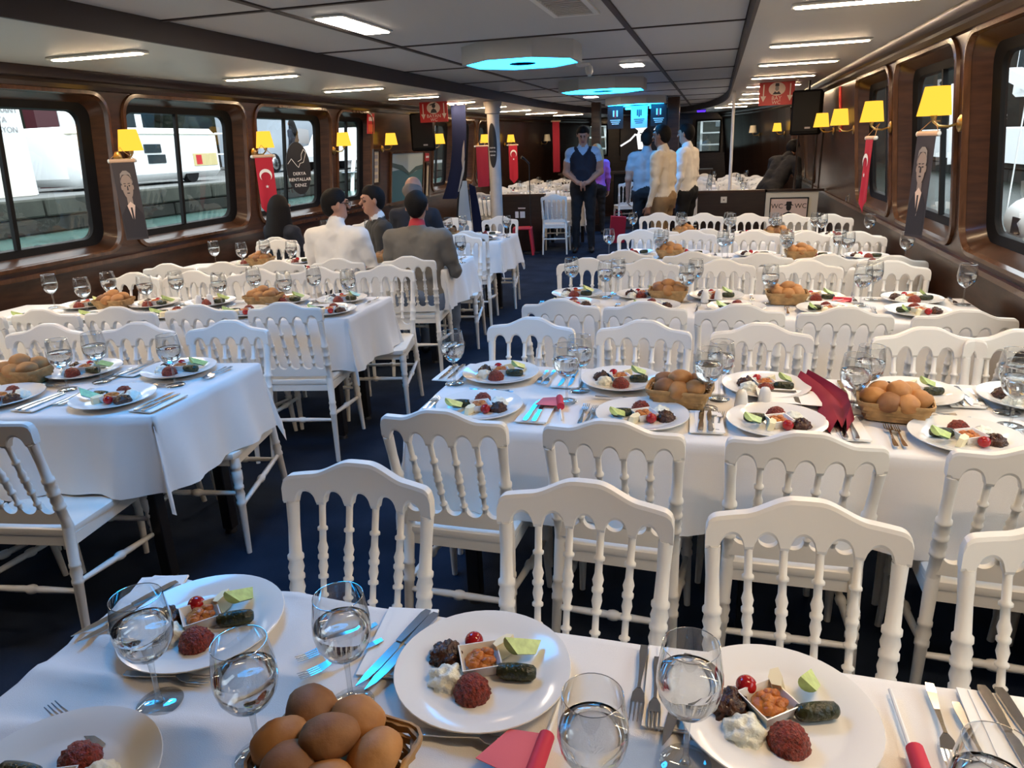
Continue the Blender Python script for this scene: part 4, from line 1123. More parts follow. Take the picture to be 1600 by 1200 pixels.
deco(t, 'sky', [(-.59, .10), (-.2, .12), (.1, .04), (.59, .12), (.59, .34), (-.59, .34)], 'sky_print', .011)
deco(t, 'headland', [(-.59, .16), (-.2, .10), (.0, .04), (.05, .02), (.3, .08), (.59, .10), (.59, .16), (.3, .14), (.05, .06), (-.2, .17), (-.59, .22)], 'land_print', .013)
deco(t, 'ship', [(-.12, -.16), (.25, -.14), (.34, -.08), (.1, -.02), (-.05, -.06)], 'sand_print', .013)
t = board(-1, 9.17, 1.42, .16, .40, 'notice_sheet', 'tall cream notice sheet left of the framed picture', 'notice', 'paper_cream', 'wood_dark')
for k in range(4): deco(t, 'print_block', [(-.05, -.15 + k * .085), (.05, -.15 + k * .085), (.05, -.10 + k * .085), (-.05, -.10 + k * .085)], 'print_grey', .011)
t = board(-1, 9.2, 1.06, .13, .20, 'exit_sign', 'small green exit notice under the cream sheet', 'sign', 'green_sign'); deco(t, 'pictogram', [(-.03, -.04), (.03, -.04), (.03, .04), (-.03, .04)], 'print_white', .011)
t = board(-1, 9.02, 1.96, .20, .25, 'warning_sign', 'orange and red warning notice above the fourth left lamp', 'sign', 'print_red')
deco(t, 'print_block', [(-.08, -.10), (.08, -.10), (.08, -.01), (-.08, -.01)], 'orange_sign', .011); deco(t, 'print_block', [(-.07, .03), (.07, .03), (.07, .08), (-.07, .08)], 'print_pale', .011)
t = board(-1, 11.02, 1.50, .16, .12, 'red_notice', 'small red and white notice right of the framed picture', 'sign', 'print_red')
deco(t, 'print_block', [(-.06, -.01), (.06, -.01), (.06, .02), (-.06, .02)], 'print_white', .011)
t = board(-1, 11.04, 1.15, .12, .48, 'notice_strip', 'narrow cream notice strip right of the framed picture', 'notice', 'paper_cream', 'wood_dark')
t = board(1, 8.9, 1.86, .13, .46, 'red_sign', 'narrow red vertical sign on the right wall by the lamps', 'sign', 'print_red')
for k in range(4): deco(t, 'print_block', [(-.03, -.18 + k * .1), (.03, -.18 + k * .1), (.03, -.12 + k * .1), (-.03, -.12 + k * .1)], 'orange_sign', .011)
t = thing('door_latch', 'small bright latch on the right wall below the lamps', 'latch', on_wall(1, 8.42, .96, .0), LROT[1])
link('plate', MB().box((0, -.004, 0), (.03, .008, .10), 'steel').mesh('latch_plate', False), t); link('handle', MB().tube([(0, -.008, .03), (0, -.035, .02), (0, -.035, -.03), (0, -.008, -.04)], .005, 6, 'steel').mesh('latch_handle'), t)

# ------------------------------------------------------------------ low partitions, columns
t = thing('low_partition', 'dark low wooden partition with a white socket, right of the aisle', 'partition', (.22, 10.25, 0))
link('panel', MB().box((0, 0, .46), (.86, .06, .92), 'wood_dark').mesh('partition_panel', False), t); link('top_rail', MB().box((0, 0, .935), (.90, .10, .03), 'wood').mesh('partition_rail', False), t)
link('socket', MB().box((-.09, -.033, .83), (.08, .01, .08), 'plastic_white', bev=.003).box((-.09, -.039, .83), (.022, .004, .022), 'print_grey').mesh('wall_socket', False), t)
t = thing('low_partition', 'pale low partition panel carrying the WC sign', 'partition', (.98, 10.25, 0))
link('panel', MB().box((0, 0, .46), (.64, .06, .92), 'paint_cream').mesh('wc_panel', False), t); link('top_rail', MB().box((.02, 0, .935), (.72, .10, .03), 'wood_dark').mesh('wc_rail', False), t)
for x, w in ((.02, .02), (.24, .02), (.31, .02)): link('glass_post', MB().box((x, 0, 1.30), (w, .03, .70), 'wood_dark').mesh('glass_post', False), t)
link('glass_panel', MB().box((.13, 0, 1.30), (.20, .008, .68), 'partition_glass').mesh('glass_panel', False), t)
link('glass_rail', MB().box((.16, 0, 1.66), (.32, .03, .02), 'wood_dark').mesh('glass_rail', False), t)
s_ = thing('wc_sign', 'framed sign with WC, a man in a hat, WC on the pale partition', 'sign', (.95, 10.215, .69))
link('panel', MB().box((0, 0, 0), (.46, .008, .30), 'print_pale').mesh('wc_sign_panel', False), s_)
f = MB()
for dx in (-1, 1): f.box((dx * .23, -.004, 0), (.014, .014, .31), 'print_black')
for dz in (-1, 1): f.box((0, -.004, dz * .15), (.46, .014, .014), 'print_black')
link('frame', f.mesh('wc_sign_frame', False), s_)
for dx in (-1, 1): link('lettering', text_mesh('WC', .085, 'print_black', .0006), s_, (dx * .145, -.006, .045), (PI / 2, 0, 0))
deco(s_, 'head', ell(.032, .045, 18, 0, .03), 'print_black', .005); deco(s_, 'hat', [(-.065, .055), (.065, .055), (.035, .07), (.03, .105), (-.03, .105), (-.035, .07)], 'print_black', .006)
deco(s_, 'bust', [(-.085, -.13), (.085, -.13), (.06, -.05), (0, -.02), (-.06, -.05)], 'print_black', .005)
t = thing('low_partition', 'dark low wooden partition in front of the far left tables', 'partition', (-2.98, 11.35, 0))
link('panel', MB().box((0, 0, .43), (.80, .06, .86), 'wood_dark').mesh('partition_panel_l', False), t); link('top_rail', MB().box((0, 0, .87), (.84, .10, .03), 'wood').mesh('partition_rail_l', False), t)
deco(t, 'label_plate', [(-.07, .52), (-.015, .52), (-.015, .62), (-.07, .62)], 'print_white', .032); deco(t, 'label_plate', [(.01, .52), (.09, .52), (.09, .62), (.01, .62)], 'print_white', .032)
deco(t, 'arrow', [(-.02, .66), (.10, .66), (.10, .68), (-.02, .68)], 'print_pale', .032)
t = thing('column', 'round white column with black oval sticker left of the aisle', 'column', (-3.05, 10.3, 0))
link('shaft', MB().lathe([(0, .085), (2.05, .085), (2.06, .11), (2.12, .11), (2.2, .13), (2.215, .13)], 28, 'column_white').mesh('column_shaft', True, .6), t)
mb = MB()
for k in range(12):   # oval sticker bent round the shaft
    pass
vs = []; n = 20
for z, f in [(1.63 + .30 * math.sin(a), math.cos(a)) for a in [-PI / 2 + PI * k / n for k in range(n + 1)]]:
    for s in (-1, -.5, 0, .5, 1):
        q = -PI / 2 + s * f * .75; vs.append((.0868 * math.cos(q), .0868 * math.sin(q), z))
mb.add(vs, [(j * 5 + i, j * 5 + i + 1, j * 5 + 6 + i, j * 5 + 5 + i) for j in range(n) for i in range(4)], 'print_black'); link('oval_sticker', mb.mesh('oval_sticker'), t)
for k, tx in enumerate(('DERYA', 'RENTAL', 'DENIZ')): link('lettering', text_mesh(tx, .026, 'print_white', .0004), t, (0, -.0885, 1.60 - k * .05), (PI / 2, 0, 0))
# navy banner leaning from the ceiling beam
t = thing('leaning_banner', 'long navy banner with a pale figure, leaning beside the white column', 'banner', (-3.5, 10.15, 0))
nb = MB(); vs = []; fs = []
P = [(.0, 2.2, .115), (.0, 1.9, .115), (-.02, 1.6, .115), (-.06, 1.35, .12), (-.13, 1.1, .125), (-.21, .92, .12)]
for x, z, w in P: vs += [(x - w, 0, z), (x - w * .3, -.05, z), (x + w * .3, -.02, z), (x + w, -.05, z)]
m = 4; fs = [(j * m + i, j * m + i + 1, (j + 1) * m + i + 1, (j + 1) * m + i) for j in range(5) for i in range(3)]
nb.add(vs, fs, 'navy_cloth'); link('cloth', nb.mesh('navy_banner', True, 2), t)
link('figure', MB().prism([(.03, 1.3), (.07, 1.5), (.075, 1.72), (.045, 1.62), (.02, 1.45)], -.062, -.058, 'print_grey').mesh('banner_figure', False), t)
link('figure_stripe', MB().prism([(-.06, 1.02), (-.045, 1.02), (.05, 1.3), (.07, 1.45), (.05, 1.42)], -.066, -.062, 'paint_grey').mesh('banner_stripe', False), t)
link('pole', MB().tube([(.0, .03, 2.215), (0, .03, 1.6), (-.22, .03, .0)], .014, 8, 'black_metal').mesh('banner_pole'), t)
link('top_bar', MB().box((0, -.01, 2.2), (.26, .06, .03), 'plastic_white').mesh('banner_top', False), t)
t = thing('display_board', 'pale blue leaning display board left of the low partition', 'display board', (-3.72, 10.75, 0), 0)
link('panel', MB().prism([(-.12, .30), (.12, .30), (.03, 1.14), (-.10, 1.14)], -.012, .0, 'pale_blue_print').mesh('display_panel', False).copy(), t, (0, 0, 0), (-.12, .0, 0))
link('side_panel', MB().prism([(.13, .30), (.30, .30), (.16, 1.05), (.06, 1.10)], -.012, .0, 'navy_cloth').mesh('display_side', False), t, (0, .02, 0), (-.12, 0, 0))
for s in (-1, 1): link('leg', MB().tube([(s * .12, .0, .0), (s * .06, .12, 1.0)], .010, 6, 'black_metal').mesh('display_leg'), t)
t = thing('mic_stand', 'thin black microphone stand in front of the far left tables', 'microphone stand', (-2.72, 11.0, 0))
link('base', MB().lathe([(0, .13), (.012, .13), (.02, .02)], 20, 'black_metal').mesh('mic_base', True, .6), t); link('pole', MB().tube([(0, 0, .01), (0, 0, 1.35)], .008, 6, 'black_metal').mesh('mic_pole'), t)
link('microphone', MB().tube([(0, 0, 1.35), (-.05, -.06, 1.42), (-.09, -.10, 1.45)], [.012, .014, .024], 10, 'black_metal').mesh('microphone'), t)
t = thing('stool', 'red plastic stool beside the dark left partition', 'stool', (-2.84, 10.95, 0), .2)
link('seat', MB().box((0, 0, .40), (.30, .30, .03), 'red_plastic', bev=.012).mesh('stool_seat'), t)
for sx in (-1, 1):
    for sy in (-1, 1): link('leg', MB().tube([(sx * .12, sy * .12, .40), (sx * .16, sy * .16, 0)], [.028, .02], 8, 'red_plastic').mesh('stool_leg'), t)
t = thing('shopping_bag', 'red bag leaning behind the standing waiter', 'bag', (-1.55, 12.3, 0), .2)
link('body', MB().prism([(-.13, 0), (.12, 0), (.15, .42), (-.10, .44)], -.07, .07, 'flag_red').mesh('bag_body', False), t)
link('handle', MB().tube([(-.05, -.07, .42), (-.03, -.07, .52), (.06, -.07, .52), (.08, -.07, .42)], .006, 6, 'flag_red').mesh('bag_handle'), t)
for x, y, w, lab in ((-2.16, 14.0, .16, 'dark square wooden post left of the pennants'), (-.74, 13.5, .20, 'dark square wooden post right of the pennants')):
    t = thing('wooden_post', lab, 'post', (x, y, 0)); link('shaft', MB().box((0, 0, 1.155), (w, w, 2.31), 'wood').mesh('post_shaft', False), t)
    link('base', MB().box((0, 0, .06), (w + .04, w + .04, .12), 'wood_dark').mesh('post_base', False), t)
one('thin_pole', MB().tube([(.2, 11.0, 2.215), (.22, 11.0, .0)], .022, 10, 'plastic_white').mesh('thin_pole'), 'thin pale metal pole right of the aisle behind the low partition', 'pole')
# pennants on a line between the posts
def pennant(x, w, h, m, m2, lab, z=2.2):
    t = thing('pennant', lab, 'pennant', (x, 13.3, z), 0, 'pennants hanging from the far ceiling')
    link('cloth', MB().box((0, 0, -h / 2), (w, .006, h), m).mesh('pennant_cloth', False), t)
    link('bar', MB().tube([(-w / 2 - .02, 0, 0), (w / 2 + .02, 0, 0)], .008, 6, 'black_metal').mesh('pennant_bar'), t)
    for s in (-1, 1): link('hanger', MB().tube([(s * w / 2, 0, 0), (s * w / 2, 0, CT - z + .01)], .003, 5, 'black_metal').mesh('pennant_hanger'), t)
    for s in (-1, 0, 1): deco(t, 'crest_stripe', [(s * .03 - .011, -.19 + abs(s) * .02), (s * .03 + .011, -.19 + abs(s) * .02), (s * .03 + .011, -.07), (s * .03 - .011, -.07)], m2 if s else ('print_red' if m == 'print_black' else m2), .003)
    for k in range(3): deco(t, 'print_line', [(-.09 + .015 * k, -.235 - k * .03), (.09 - .015 * k, -.235 - k * .03), (.09 - .015 * k, -.222 - k * .03), (-.09 + .015 * k, -.222 - k * .03)], m2, .003)
pennant(-1.72, .27, .37, 'print_black', 'print_white', 'black pennant with white crest, left of three far pennants')
pennant(-1.31, .28, .37, 'pale_blue_print', 'print_black', 'white pennant with dark crest, middle of three far pennants')
pennant(-.98, .27, .35, 'print_black', 'print_white', 'black pennant with white crest, right of three far pennants')
for x, c, lab in ((-1.56, 'blue_lamp', 'short cyan light strip left of the white pennant'), (-1.12, 'blue_lamp', 'short cyan light strip right of the white pennant'), (-2.32, 'strip_blue', 'small violet light left of the pennants'), (-.36, 'strip_blue', 'small violet light right of the pennants')):
    t = thing('light_strip', lab, 'light', (x, 14.2 if c == 'blue_lamp' else 17.5, CZ - .03)); link('tube', MB().tube([(-.09, 0, 0), (.09, 0, 0)], .02, 8, c).mesh('strip_tube'), t)
    link('bracket', MB().box((0, 0, .028 + (.06 if c == 'blue_lamp' else 0)), (.2, .03, .02 + (.12 if c == 'blue_lamp' else 0)), 'black_metal').mesh('strip_bracket', False), t)

# ------------------------------------------------------------------ far bar, screen
t = thing('bar_counter', 'dark wooden bar counter across the far end', 'counter', (-1.75, 17.0, 0))
link('front', MB().box((0, 0, .47), (3.3, .5, .94), 'wood').mesh('bar_front', False), t); link('worktop', MB().box((0, -.02, .96), (3.4, .6, .04), 'wood_dark').mesh('bar_top', False), t)
for k in range(4): link('panel', MB().box((-1.2 + k * .8, -.256, .45), (.66, .012, .66), 'wood_dark', bev=.004).mesh('bar_panel', False), t)
t = thing('large_screen', 'large dark screen with white stars at the far end', 'screen', (-1.42, 18.6, 1.62))
link('panel', MB().box((0, 0, 0), (1.72, .05, .92), 'screen_black', bev=.008).mesh('screen_panel'), t)
link('stand', MB().box((0, .03, -1.02), (.9, .05, 1.2), 'black_metal').mesh('screen_stand', False), t)
deco(t, 'star', star(.16, -.36, .25, PI / 2, .42), 'screen_white', .027); deco(t, 'star', star(.17, .08, .32, 1.2, .42), 'screen_white', .027)
deco(t, 'figure', [(-.42, -.20), (-.22, -.20), (-.24, .14), (-.47, .15)], 'screen_white', .027); stroke(t, 'figure_arm', [(-.83, -.10), (-.62, .02), (-.50, .14), (-.34, .13)], 'screen_white', .030, .04)
stroke(t, 'figure_arm', [(.62, .12), (.72, .26), (.82, .24)], 'screen_white', .030, .04); deco(t, 'red_mark', [(.02, -.06), (.10, -.06), (.11, .02), (.02, .02)], 'screen_red', .027)
# dark equipment in front of the bar
for x, y, w, h, lab in ((-1.95, 16.4, .36, .95, 'tall black loudspeaker box left of the screen'), (-2.9, 16.75, .5, .14, 'dark mixing desk on the left end of the bar')):
    z0 = 0 if h > .5 else .98
    t = thing('sound_equipment', lab, 'speaker' if h > .5 else 'mixer', (x, y, z0)); link('cabinet', MB().box((0, 0, h / 2), (w, .3, h), 'speaker_black', bev=.01).mesh('equipment_box'), t)
    link('grille', MB().box((0, -.152, h / 2), (w * .85, .008, h * .85), 'rubber').mesh('equipment_grille', False), t)
# red cloth and paper on the bar's left end
one('paper_sheet', MB().box((0, 0, .0), (.22, .16, .004), 'print_white', M=Matrix.Rotation(.3, 3, 'X')).mesh('paper_sheet', False), 'white paper lying on the left end of the bar', 'paper', (-3.15, 16.85, 1.005))

# ------------------------------------------------------------------ far dining area beyond the partitions
FG = MB()
for nm in (G_BOWL, G_STEM, G_FOOT):
    FG.add([v.co for v in nm.vertices], [tuple(p.vertices) for p in nm.polygons], 'glass')
FAR_GLASS = FG.mesh('far_glass', True, 1.2)
def far_table(key, x0, x1, ya, yb, desc, sd, seed):
    L, D = x1 - x0, yb - ya
    t = thing('dining_table', 'far dining table with dark legs, %s' % desc, 'table', (x0, ya, 0), 0, 'cloth-covered dining tables')
    link('tabletop', MB().box((L / 2, D / 2, T - .02), (L - .04, D - .04, .026), 'wood_board').mesh('far_tabletop', False), t)
    for x in (.15, L - .15):
        for y in (.12, D - .12): link('leg', MB().box((0, 0, .37), (.05, .05, .72), 'black_metal').mesh('far_leg', False), t, (x, y, 0))
    one('tablecloth', cloth_mesh(L, D, .3, 0, seed, 0, .12), 'white cloth over the far table, %s' % desc, 'tablecloth', (x0, ya, T - .004), group='white tablecloths')
    n = int(L / .46)
    for i in range(n):
        x = x0 + (i + .5) * L / n
        for face, yb_, yp in ((1, ya - .25, ya + .15), (-1, yb + .25, yb - .15)):
            one('banquet_chair', FAR_CHAIR, 'small white chair, %s side, %s from left, %s' % ('near' if face > 0 else 'far', ORD[i], desc.replace('row', 'far row')), 'chair', (x + random.uniform(-.03, .03), yb_ + face * .285, 0), (0, 0, (0 if face > 0 else PI) + random.uniform(-.12, .12)), 'chairs in the far dining area, ' + sd)
            one('plate', PLATE, 'small white plate, %s side, %s from left, %s' % ('near' if face > 0 else 'far', ORD[i], desc.replace('row', 'far row')), 'plate', (x, yp, T + .001), group='plates in the far dining area, ' + sd)
            one('wine_glass', FAR_GLASS, 'tiny stemmed glass, %s side, %s from left, %s' % ('near' if face > 0 else 'far', ORD[i], desc.replace('row', 'far row')), 'glass', (x + .17, yp + face * .1, T + .001), group='glasses in the far dining area, ' + sd)
            for q, ms in enumerate((BUL, YOG)):
                one(('bulgur_mound', 'yogurt_dip')[q], ms[0], ('tiny red food mound', 'tiny white dip')[q] + ', %s-side plate, %s from left, %s' % ('near' if face > 0 else 'far', ORD[i], desc.replace('row', 'far row').replace('the aisle', 'aisle')), ('bulgur salad', 'dip')[q], (x - .03 + .06 * q, yp, T + .0078), group='food on the far plates, ' + sd)
for i, y in enumerate((11.95, 13.5, 15.05)):
    far_table('F', -4.05, -2.35 if i else -2.9, y, y + .62, '%s row left of the aisle' % ORD[i], 'left', 11 + i)
for i, y in enumerate((11.35, 12.8, 14.2, 15.5)):
    far_table('F', -.5, 1.0 if y < 15 else .75, y, y + .62, '%s row right of the aisle' % ORD[i], 'right', 15 + i)
t = thing('dining_table', 'small cloth-covered side table by the lone white chair', 'table', (-2.75, 11.75, 0), 0, 'cloth-covered dining tables')
link('tabletop', MB().box((.36, .3, T - .02), (.68, .56, .026), 'wood_board').mesh('side_tabletop', False), t)
for x in (.1, .62):
    for y in (.08, .52): link('leg', MB().box((0, 0, .37), (.05, .05, .72), 'black_metal').mesh('side_leg', False), t, (x, y, 0))
one('tablecloth', cloth_mesh(.72, .6, .42, 0, 21, 0, .08), 'long white cloth on the small side table left of the aisle', 'tablecloth', (-2.75, 11.75, T - .004), group='white tablecloths')
# ------------------------------------------------------------------ people (one continuous skin grown from a distance field)
def surface(prims, h=.010):
    """prims: (kind, a, b, ra, rb, mat, k) kind 'c' = tapered capsule, 'e' = ellipsoid (a centre, b radii)"""
    lo = np.full(3, 9e9); hi = -lo
    for p in prims:
        if p[0] == 'c':
            for q, r in ((p[1], p[3]), (p[2], p[4])): lo = np.minimum(lo, np.array(q) - r); hi = np.maximum(hi, np.array(q) + r)
        else: lo = np.minimum(lo, np.array(p[1]) - np.array(p[2])); hi = np.maximum(hi, np.array(p[1]) + np.array(p[2]))
    lo -= 3 * h; hi += 3 * h
    n = np.ceil((hi - lo) / h).astype(int) + 1
    D = np.full(n, .25, np.float32); B = np.full(n, 9., np.float32); Mi = np.zeros(n, np.int16)
    for idx, p in enumerate(prims):
        kind, a, b, ra, rb, m, k = p
        a = np.array(a, np.float32); b = np.array(b, np.float32)
        if kind == 'c': l = np.minimum(a - ra, b - rb); u = np.maximum(a + ra, b + rb)
        else: l = a - b; u = a + b
        i0 = np.maximum(0, np.floor((l - .07 - lo) / h).astype(int)); i1 = np.minimum(n, np.ceil((u + .07 - lo) / h).astype(int) + 1)
        ax = [(lo[d] + h * np.arange(i0[d], i1[d])).astype(np.float32) for d in range(3)]
        X, Y, Z = np.meshgrid(*ax, indexing='ij')
        if kind == 'c':
            d_ = b - a; L2 = float(d_ @ d_) + 1e-9
            t = np.clip(((X - a[0]) * d_[0] + (Y - a[1]) * d_[1] + (Z - a[2]) * d_[2]) / L2, 0, 1)
            q = np.sqrt((X - a[0] - t * d_[0]) ** 2 + (Y - a[1] - t * d_[1]) ** 2 + (Z - a[2] - t * d_[2]) ** 2) - (ra + (rb - ra) * t)
        else:
            q = (np.sqrt(((X - a[0]) / b[0]) ** 2 + ((Y - a[1]) / b[1]) ** 2 + ((Z - a[2]) / b[2]) ** 2) - 1) * float(b.min())
        s = tuple(slice(i0[d], i1[d]) for d in range(3))
        O = D[s]; hh = np.maximum(k - np.abs(O - q), 0) / k
        D[s] = np.minimum(O, q) - hh * hh * k * .25
        w = q < B[s]; B[s] = np.where(w, q, B[s]); Mi[s] = np.where(w, m, Mi[s])
    ins = D < 0
    c = np.zeros(np.array(n) - 1, np.int8)
    for dx in (0, 1):
        for dy in (0, 1):
            for dz in (0, 1): c += ins[dx:n[0] - 1 + dx, dy:n[1] - 1 + dy, dz:n[2] - 1 + dz]
    cells = np.argwhere((c > 0) & (c < 8)); vid = np.full(c.shape, -1, np.int64); vid[tuple(cells.T)] = np.arange(len(cells))
    acc = np.zeros((len(cells), 3)); cnt = np.zeros(len(cells))
    corners = np.array([(x, y, z) for x in (0, 1) for y in (0, 1) for z in (0, 1)])
    vals = np.stack([D[tuple((cells + q).T)] for q in corners], 1)
    for i in range(8):
        for j in range(i + 1, 8):
            if np.abs(corners[i] - corners[j]).sum() != 1: continue
            cr = (vals[:, i] < 0) != (vals[:, j] < 0)
            t = vals[:, i] / (vals[:, i] - vals[:, j] + 1e-12)
            P = corners[i] + t[:, None] * (corners[j] - corners[i])
            acc[cr] += P[cr]; cnt[cr] += 1
    V = lo + h * (cells + acc / np.maximum(cnt, 1)[:, None])
    F = []
    for ax in range(3):
        o = [d for d in range(3) if d != ax]
        sl0 = [slice(None)] * 3; sl1 = [slice(None)] * 3
        sl0[ax] = slice(0, n[ax] - 1); sl1[ax] = slice(1, n[ax])
        A, Bb = ins[tuple(sl0)], ins[tuple(sl1)]
        E = np.argwhere(A != Bb)
        E = E[(E[:, o[0]] > 0) & (E[:, o[1]] > 0) & (E[:, o[0]] < n[o[0]] - 1) & (E[:, o[1]] < n[o[1]] - 1)]
        q = []
        for d0, d1 in ((-1, -1), (0, -1), (0, 0), (-1, 0)):
            k = E.copy(); k[:, o[0]] += d0; k[:, o[1]] += d1; q.append(vid[tuple(k.T)])
        q = np.stack(q, 1); fl = A[tuple(E.T)]
        if ax == 1: fl = ~fl
        q[~fl] = q[~fl][:, ::-1]; F.append(q)
    F = np.concatenate(F)
    VM = Mi[tuple(np.minimum(cells + 1, np.array(n) - 1).T)]
    return V, F, VM
def sdf_mesh(name, prims, mats, h=.010):
    idx = {m: i for i, m in enumerate(mats)}
    P = [(p[0], p[1], p[2], p[3], p[4], idx[p[5]], p[6]) for p in prims]
    V, F, VM = surface(P, h)
    soft = [i for i, m in enumerate(mats) if m.startswith(('shirt', 'jacket', 'trouser', 'vest', 'jeans', 'purple'))]
    for i in np.nonzero(np.isin(VM, soft))[0]:   # cloth creases
        p = Vector(V[i]); V[i] += np.array(noise.noise_vector(Vector((p.x * 9, p.y * 9, p.z * 14)))) * .009 + np.array(noise.noise_vector(p * 26)) * .0035
    me = bpy.data.meshes.new(name); me.from_pydata(V.tolist(), [], F.tolist())
    for m in mats: me.materials.append(MATS[m])
    me.polygons.foreach_set('material_index', VM[F[:, 0]].astype(np.int32)); me.update(); me.shade_smooth()
    return me
def V3(*a): return Vector(a)
def hand(P, W, d, s, n, m, curl=.6):
    d, s, n = d.normalized(), s.normalized(), n.normalized()
    for q in (-.018, 0, .018): P.append(('c', W - d * .005, W + d * .085 + s * q * 1.2, .021, .014, m, .02))
    for q, L in ((-.031, .058), (-.0105, .074), (.0105, .080), (.031, .072)):
        a = W + d * .085 + s * q; b = a + (d * math.cos(curl) + n * math.sin(curl)) * L * .5; c = b + (d * math.cos(curl * 2) + n * math.sin(curl * 2)) * L * .5
        P.append(('c', a, b, .0095, .009, m, .004)); P.append(('c', b, c, .009, .0075, m, .004))
    a = W + d * .025 + s * .025; b = a + d * .03 + s * .03 + n * .01; c = b + d * .035 + s * .005 + n * .015
    P.append(('c', a, b, .013, .011, m, .012)); P.append(('c', b, c, .011, .0085, m, .008))
def arm(P, S, E, W, up, lo, skin, hd=None, hs=None, hn=None, curl=.6):
    P.append(('c', S, E, .058, .046, up, .035)); P.append(('c', E, W, .044, .029, lo, .025))
    d = hd or (W - E).normalized()
    hn = hn or V3(0, 1, 0); hs = hs or d.cross(hn)
    P.append(('c', W, W + d * .01, .027, .024, skin, .015))
    hand(P, W + d * .01, d, hs, hn, skin, curl)
def head(P, C, skin, yaw=0.0, tilt=0.0, glasses=False):
    R = Matrix.Rotation(yaw, 3, 'Z') @ Matrix.Rotation(tilt, 3, 'X')
    q = lambda x, y, z: C + R @ V3(x, y, z)
    P.append(('e', q(0, -.01, .025), (.077, .092, .095), 0, 0, skin, .03)); P.append(('c', q(0, .03, -.05), q(0, .045, -.075), .052, .036, skin, .03))
    P.append(('c', q(0, .085, .012), q(0, .104, -.022), .009, .014, skin, .012))
    P.append(('c', q(-.035, .078, .030), q(.035, .078, .030), .014, .014, skin, .012))
    for s in (-1, 1):
        P.append(('c', q(s * .076, -.005, .02), q(s * .080, -.008, -.02), .015, .011, skin, .008))
        P.append(('e', q(s * .031, .083, .010), (.011, .009, .008), 0, 0, 'eye', .004))
        P.append(('c', q(s * .018, .090, .030), q(s * .048, .082, .032), .006, .005, 'hair_black', .004))
    P.append(('c', q(-.018, .088, -.052), q(.018, .088, -.052), .007, .007, 'lips', .006))
    return q
def hair_mesh(kind, q, col):
    P = []
    if kind == 'short':
        for x, y, z, r in ((0, -.018, .046, .079), (0, -.034, .02, .077), (0, .022, .068, .056), (.036, -.018, .035, .046), (-.036, -.018, .035, .046), (0, -.044, -.03, .056)):
            P.append(('c', q(x, y, z), q(x, y, z + .001), r, r, col, .03))
    elif kind == 'fringe':
        for x, y, z, r in ((0, -.055, -.005, .074), (.045, -.035, -.01, .053), (-.045, -.035, -.01, .053), (0, -.05, -.05, .055)):
            P.append(('c', q(x, y, z), q(x, y, z + .001), r, r, col, .03))
    else:
        P += [('c', q(0, -.03, .055), q(0, -.03, .056), .095, .095, col, .03), ('c', q(0, -.06, 0), q(0, -.10, -.26), .100, .125, col, .04), ('c', q(.075, -.02, 0), q(.09, -.03, -.2), .05, .06, col, .04), ('c', q(-.075, -.02, 0), q(-.09, -.03, -.2), .05, .06, col, .04)]
    return sdf_mesh('hair', P, [col], .010)
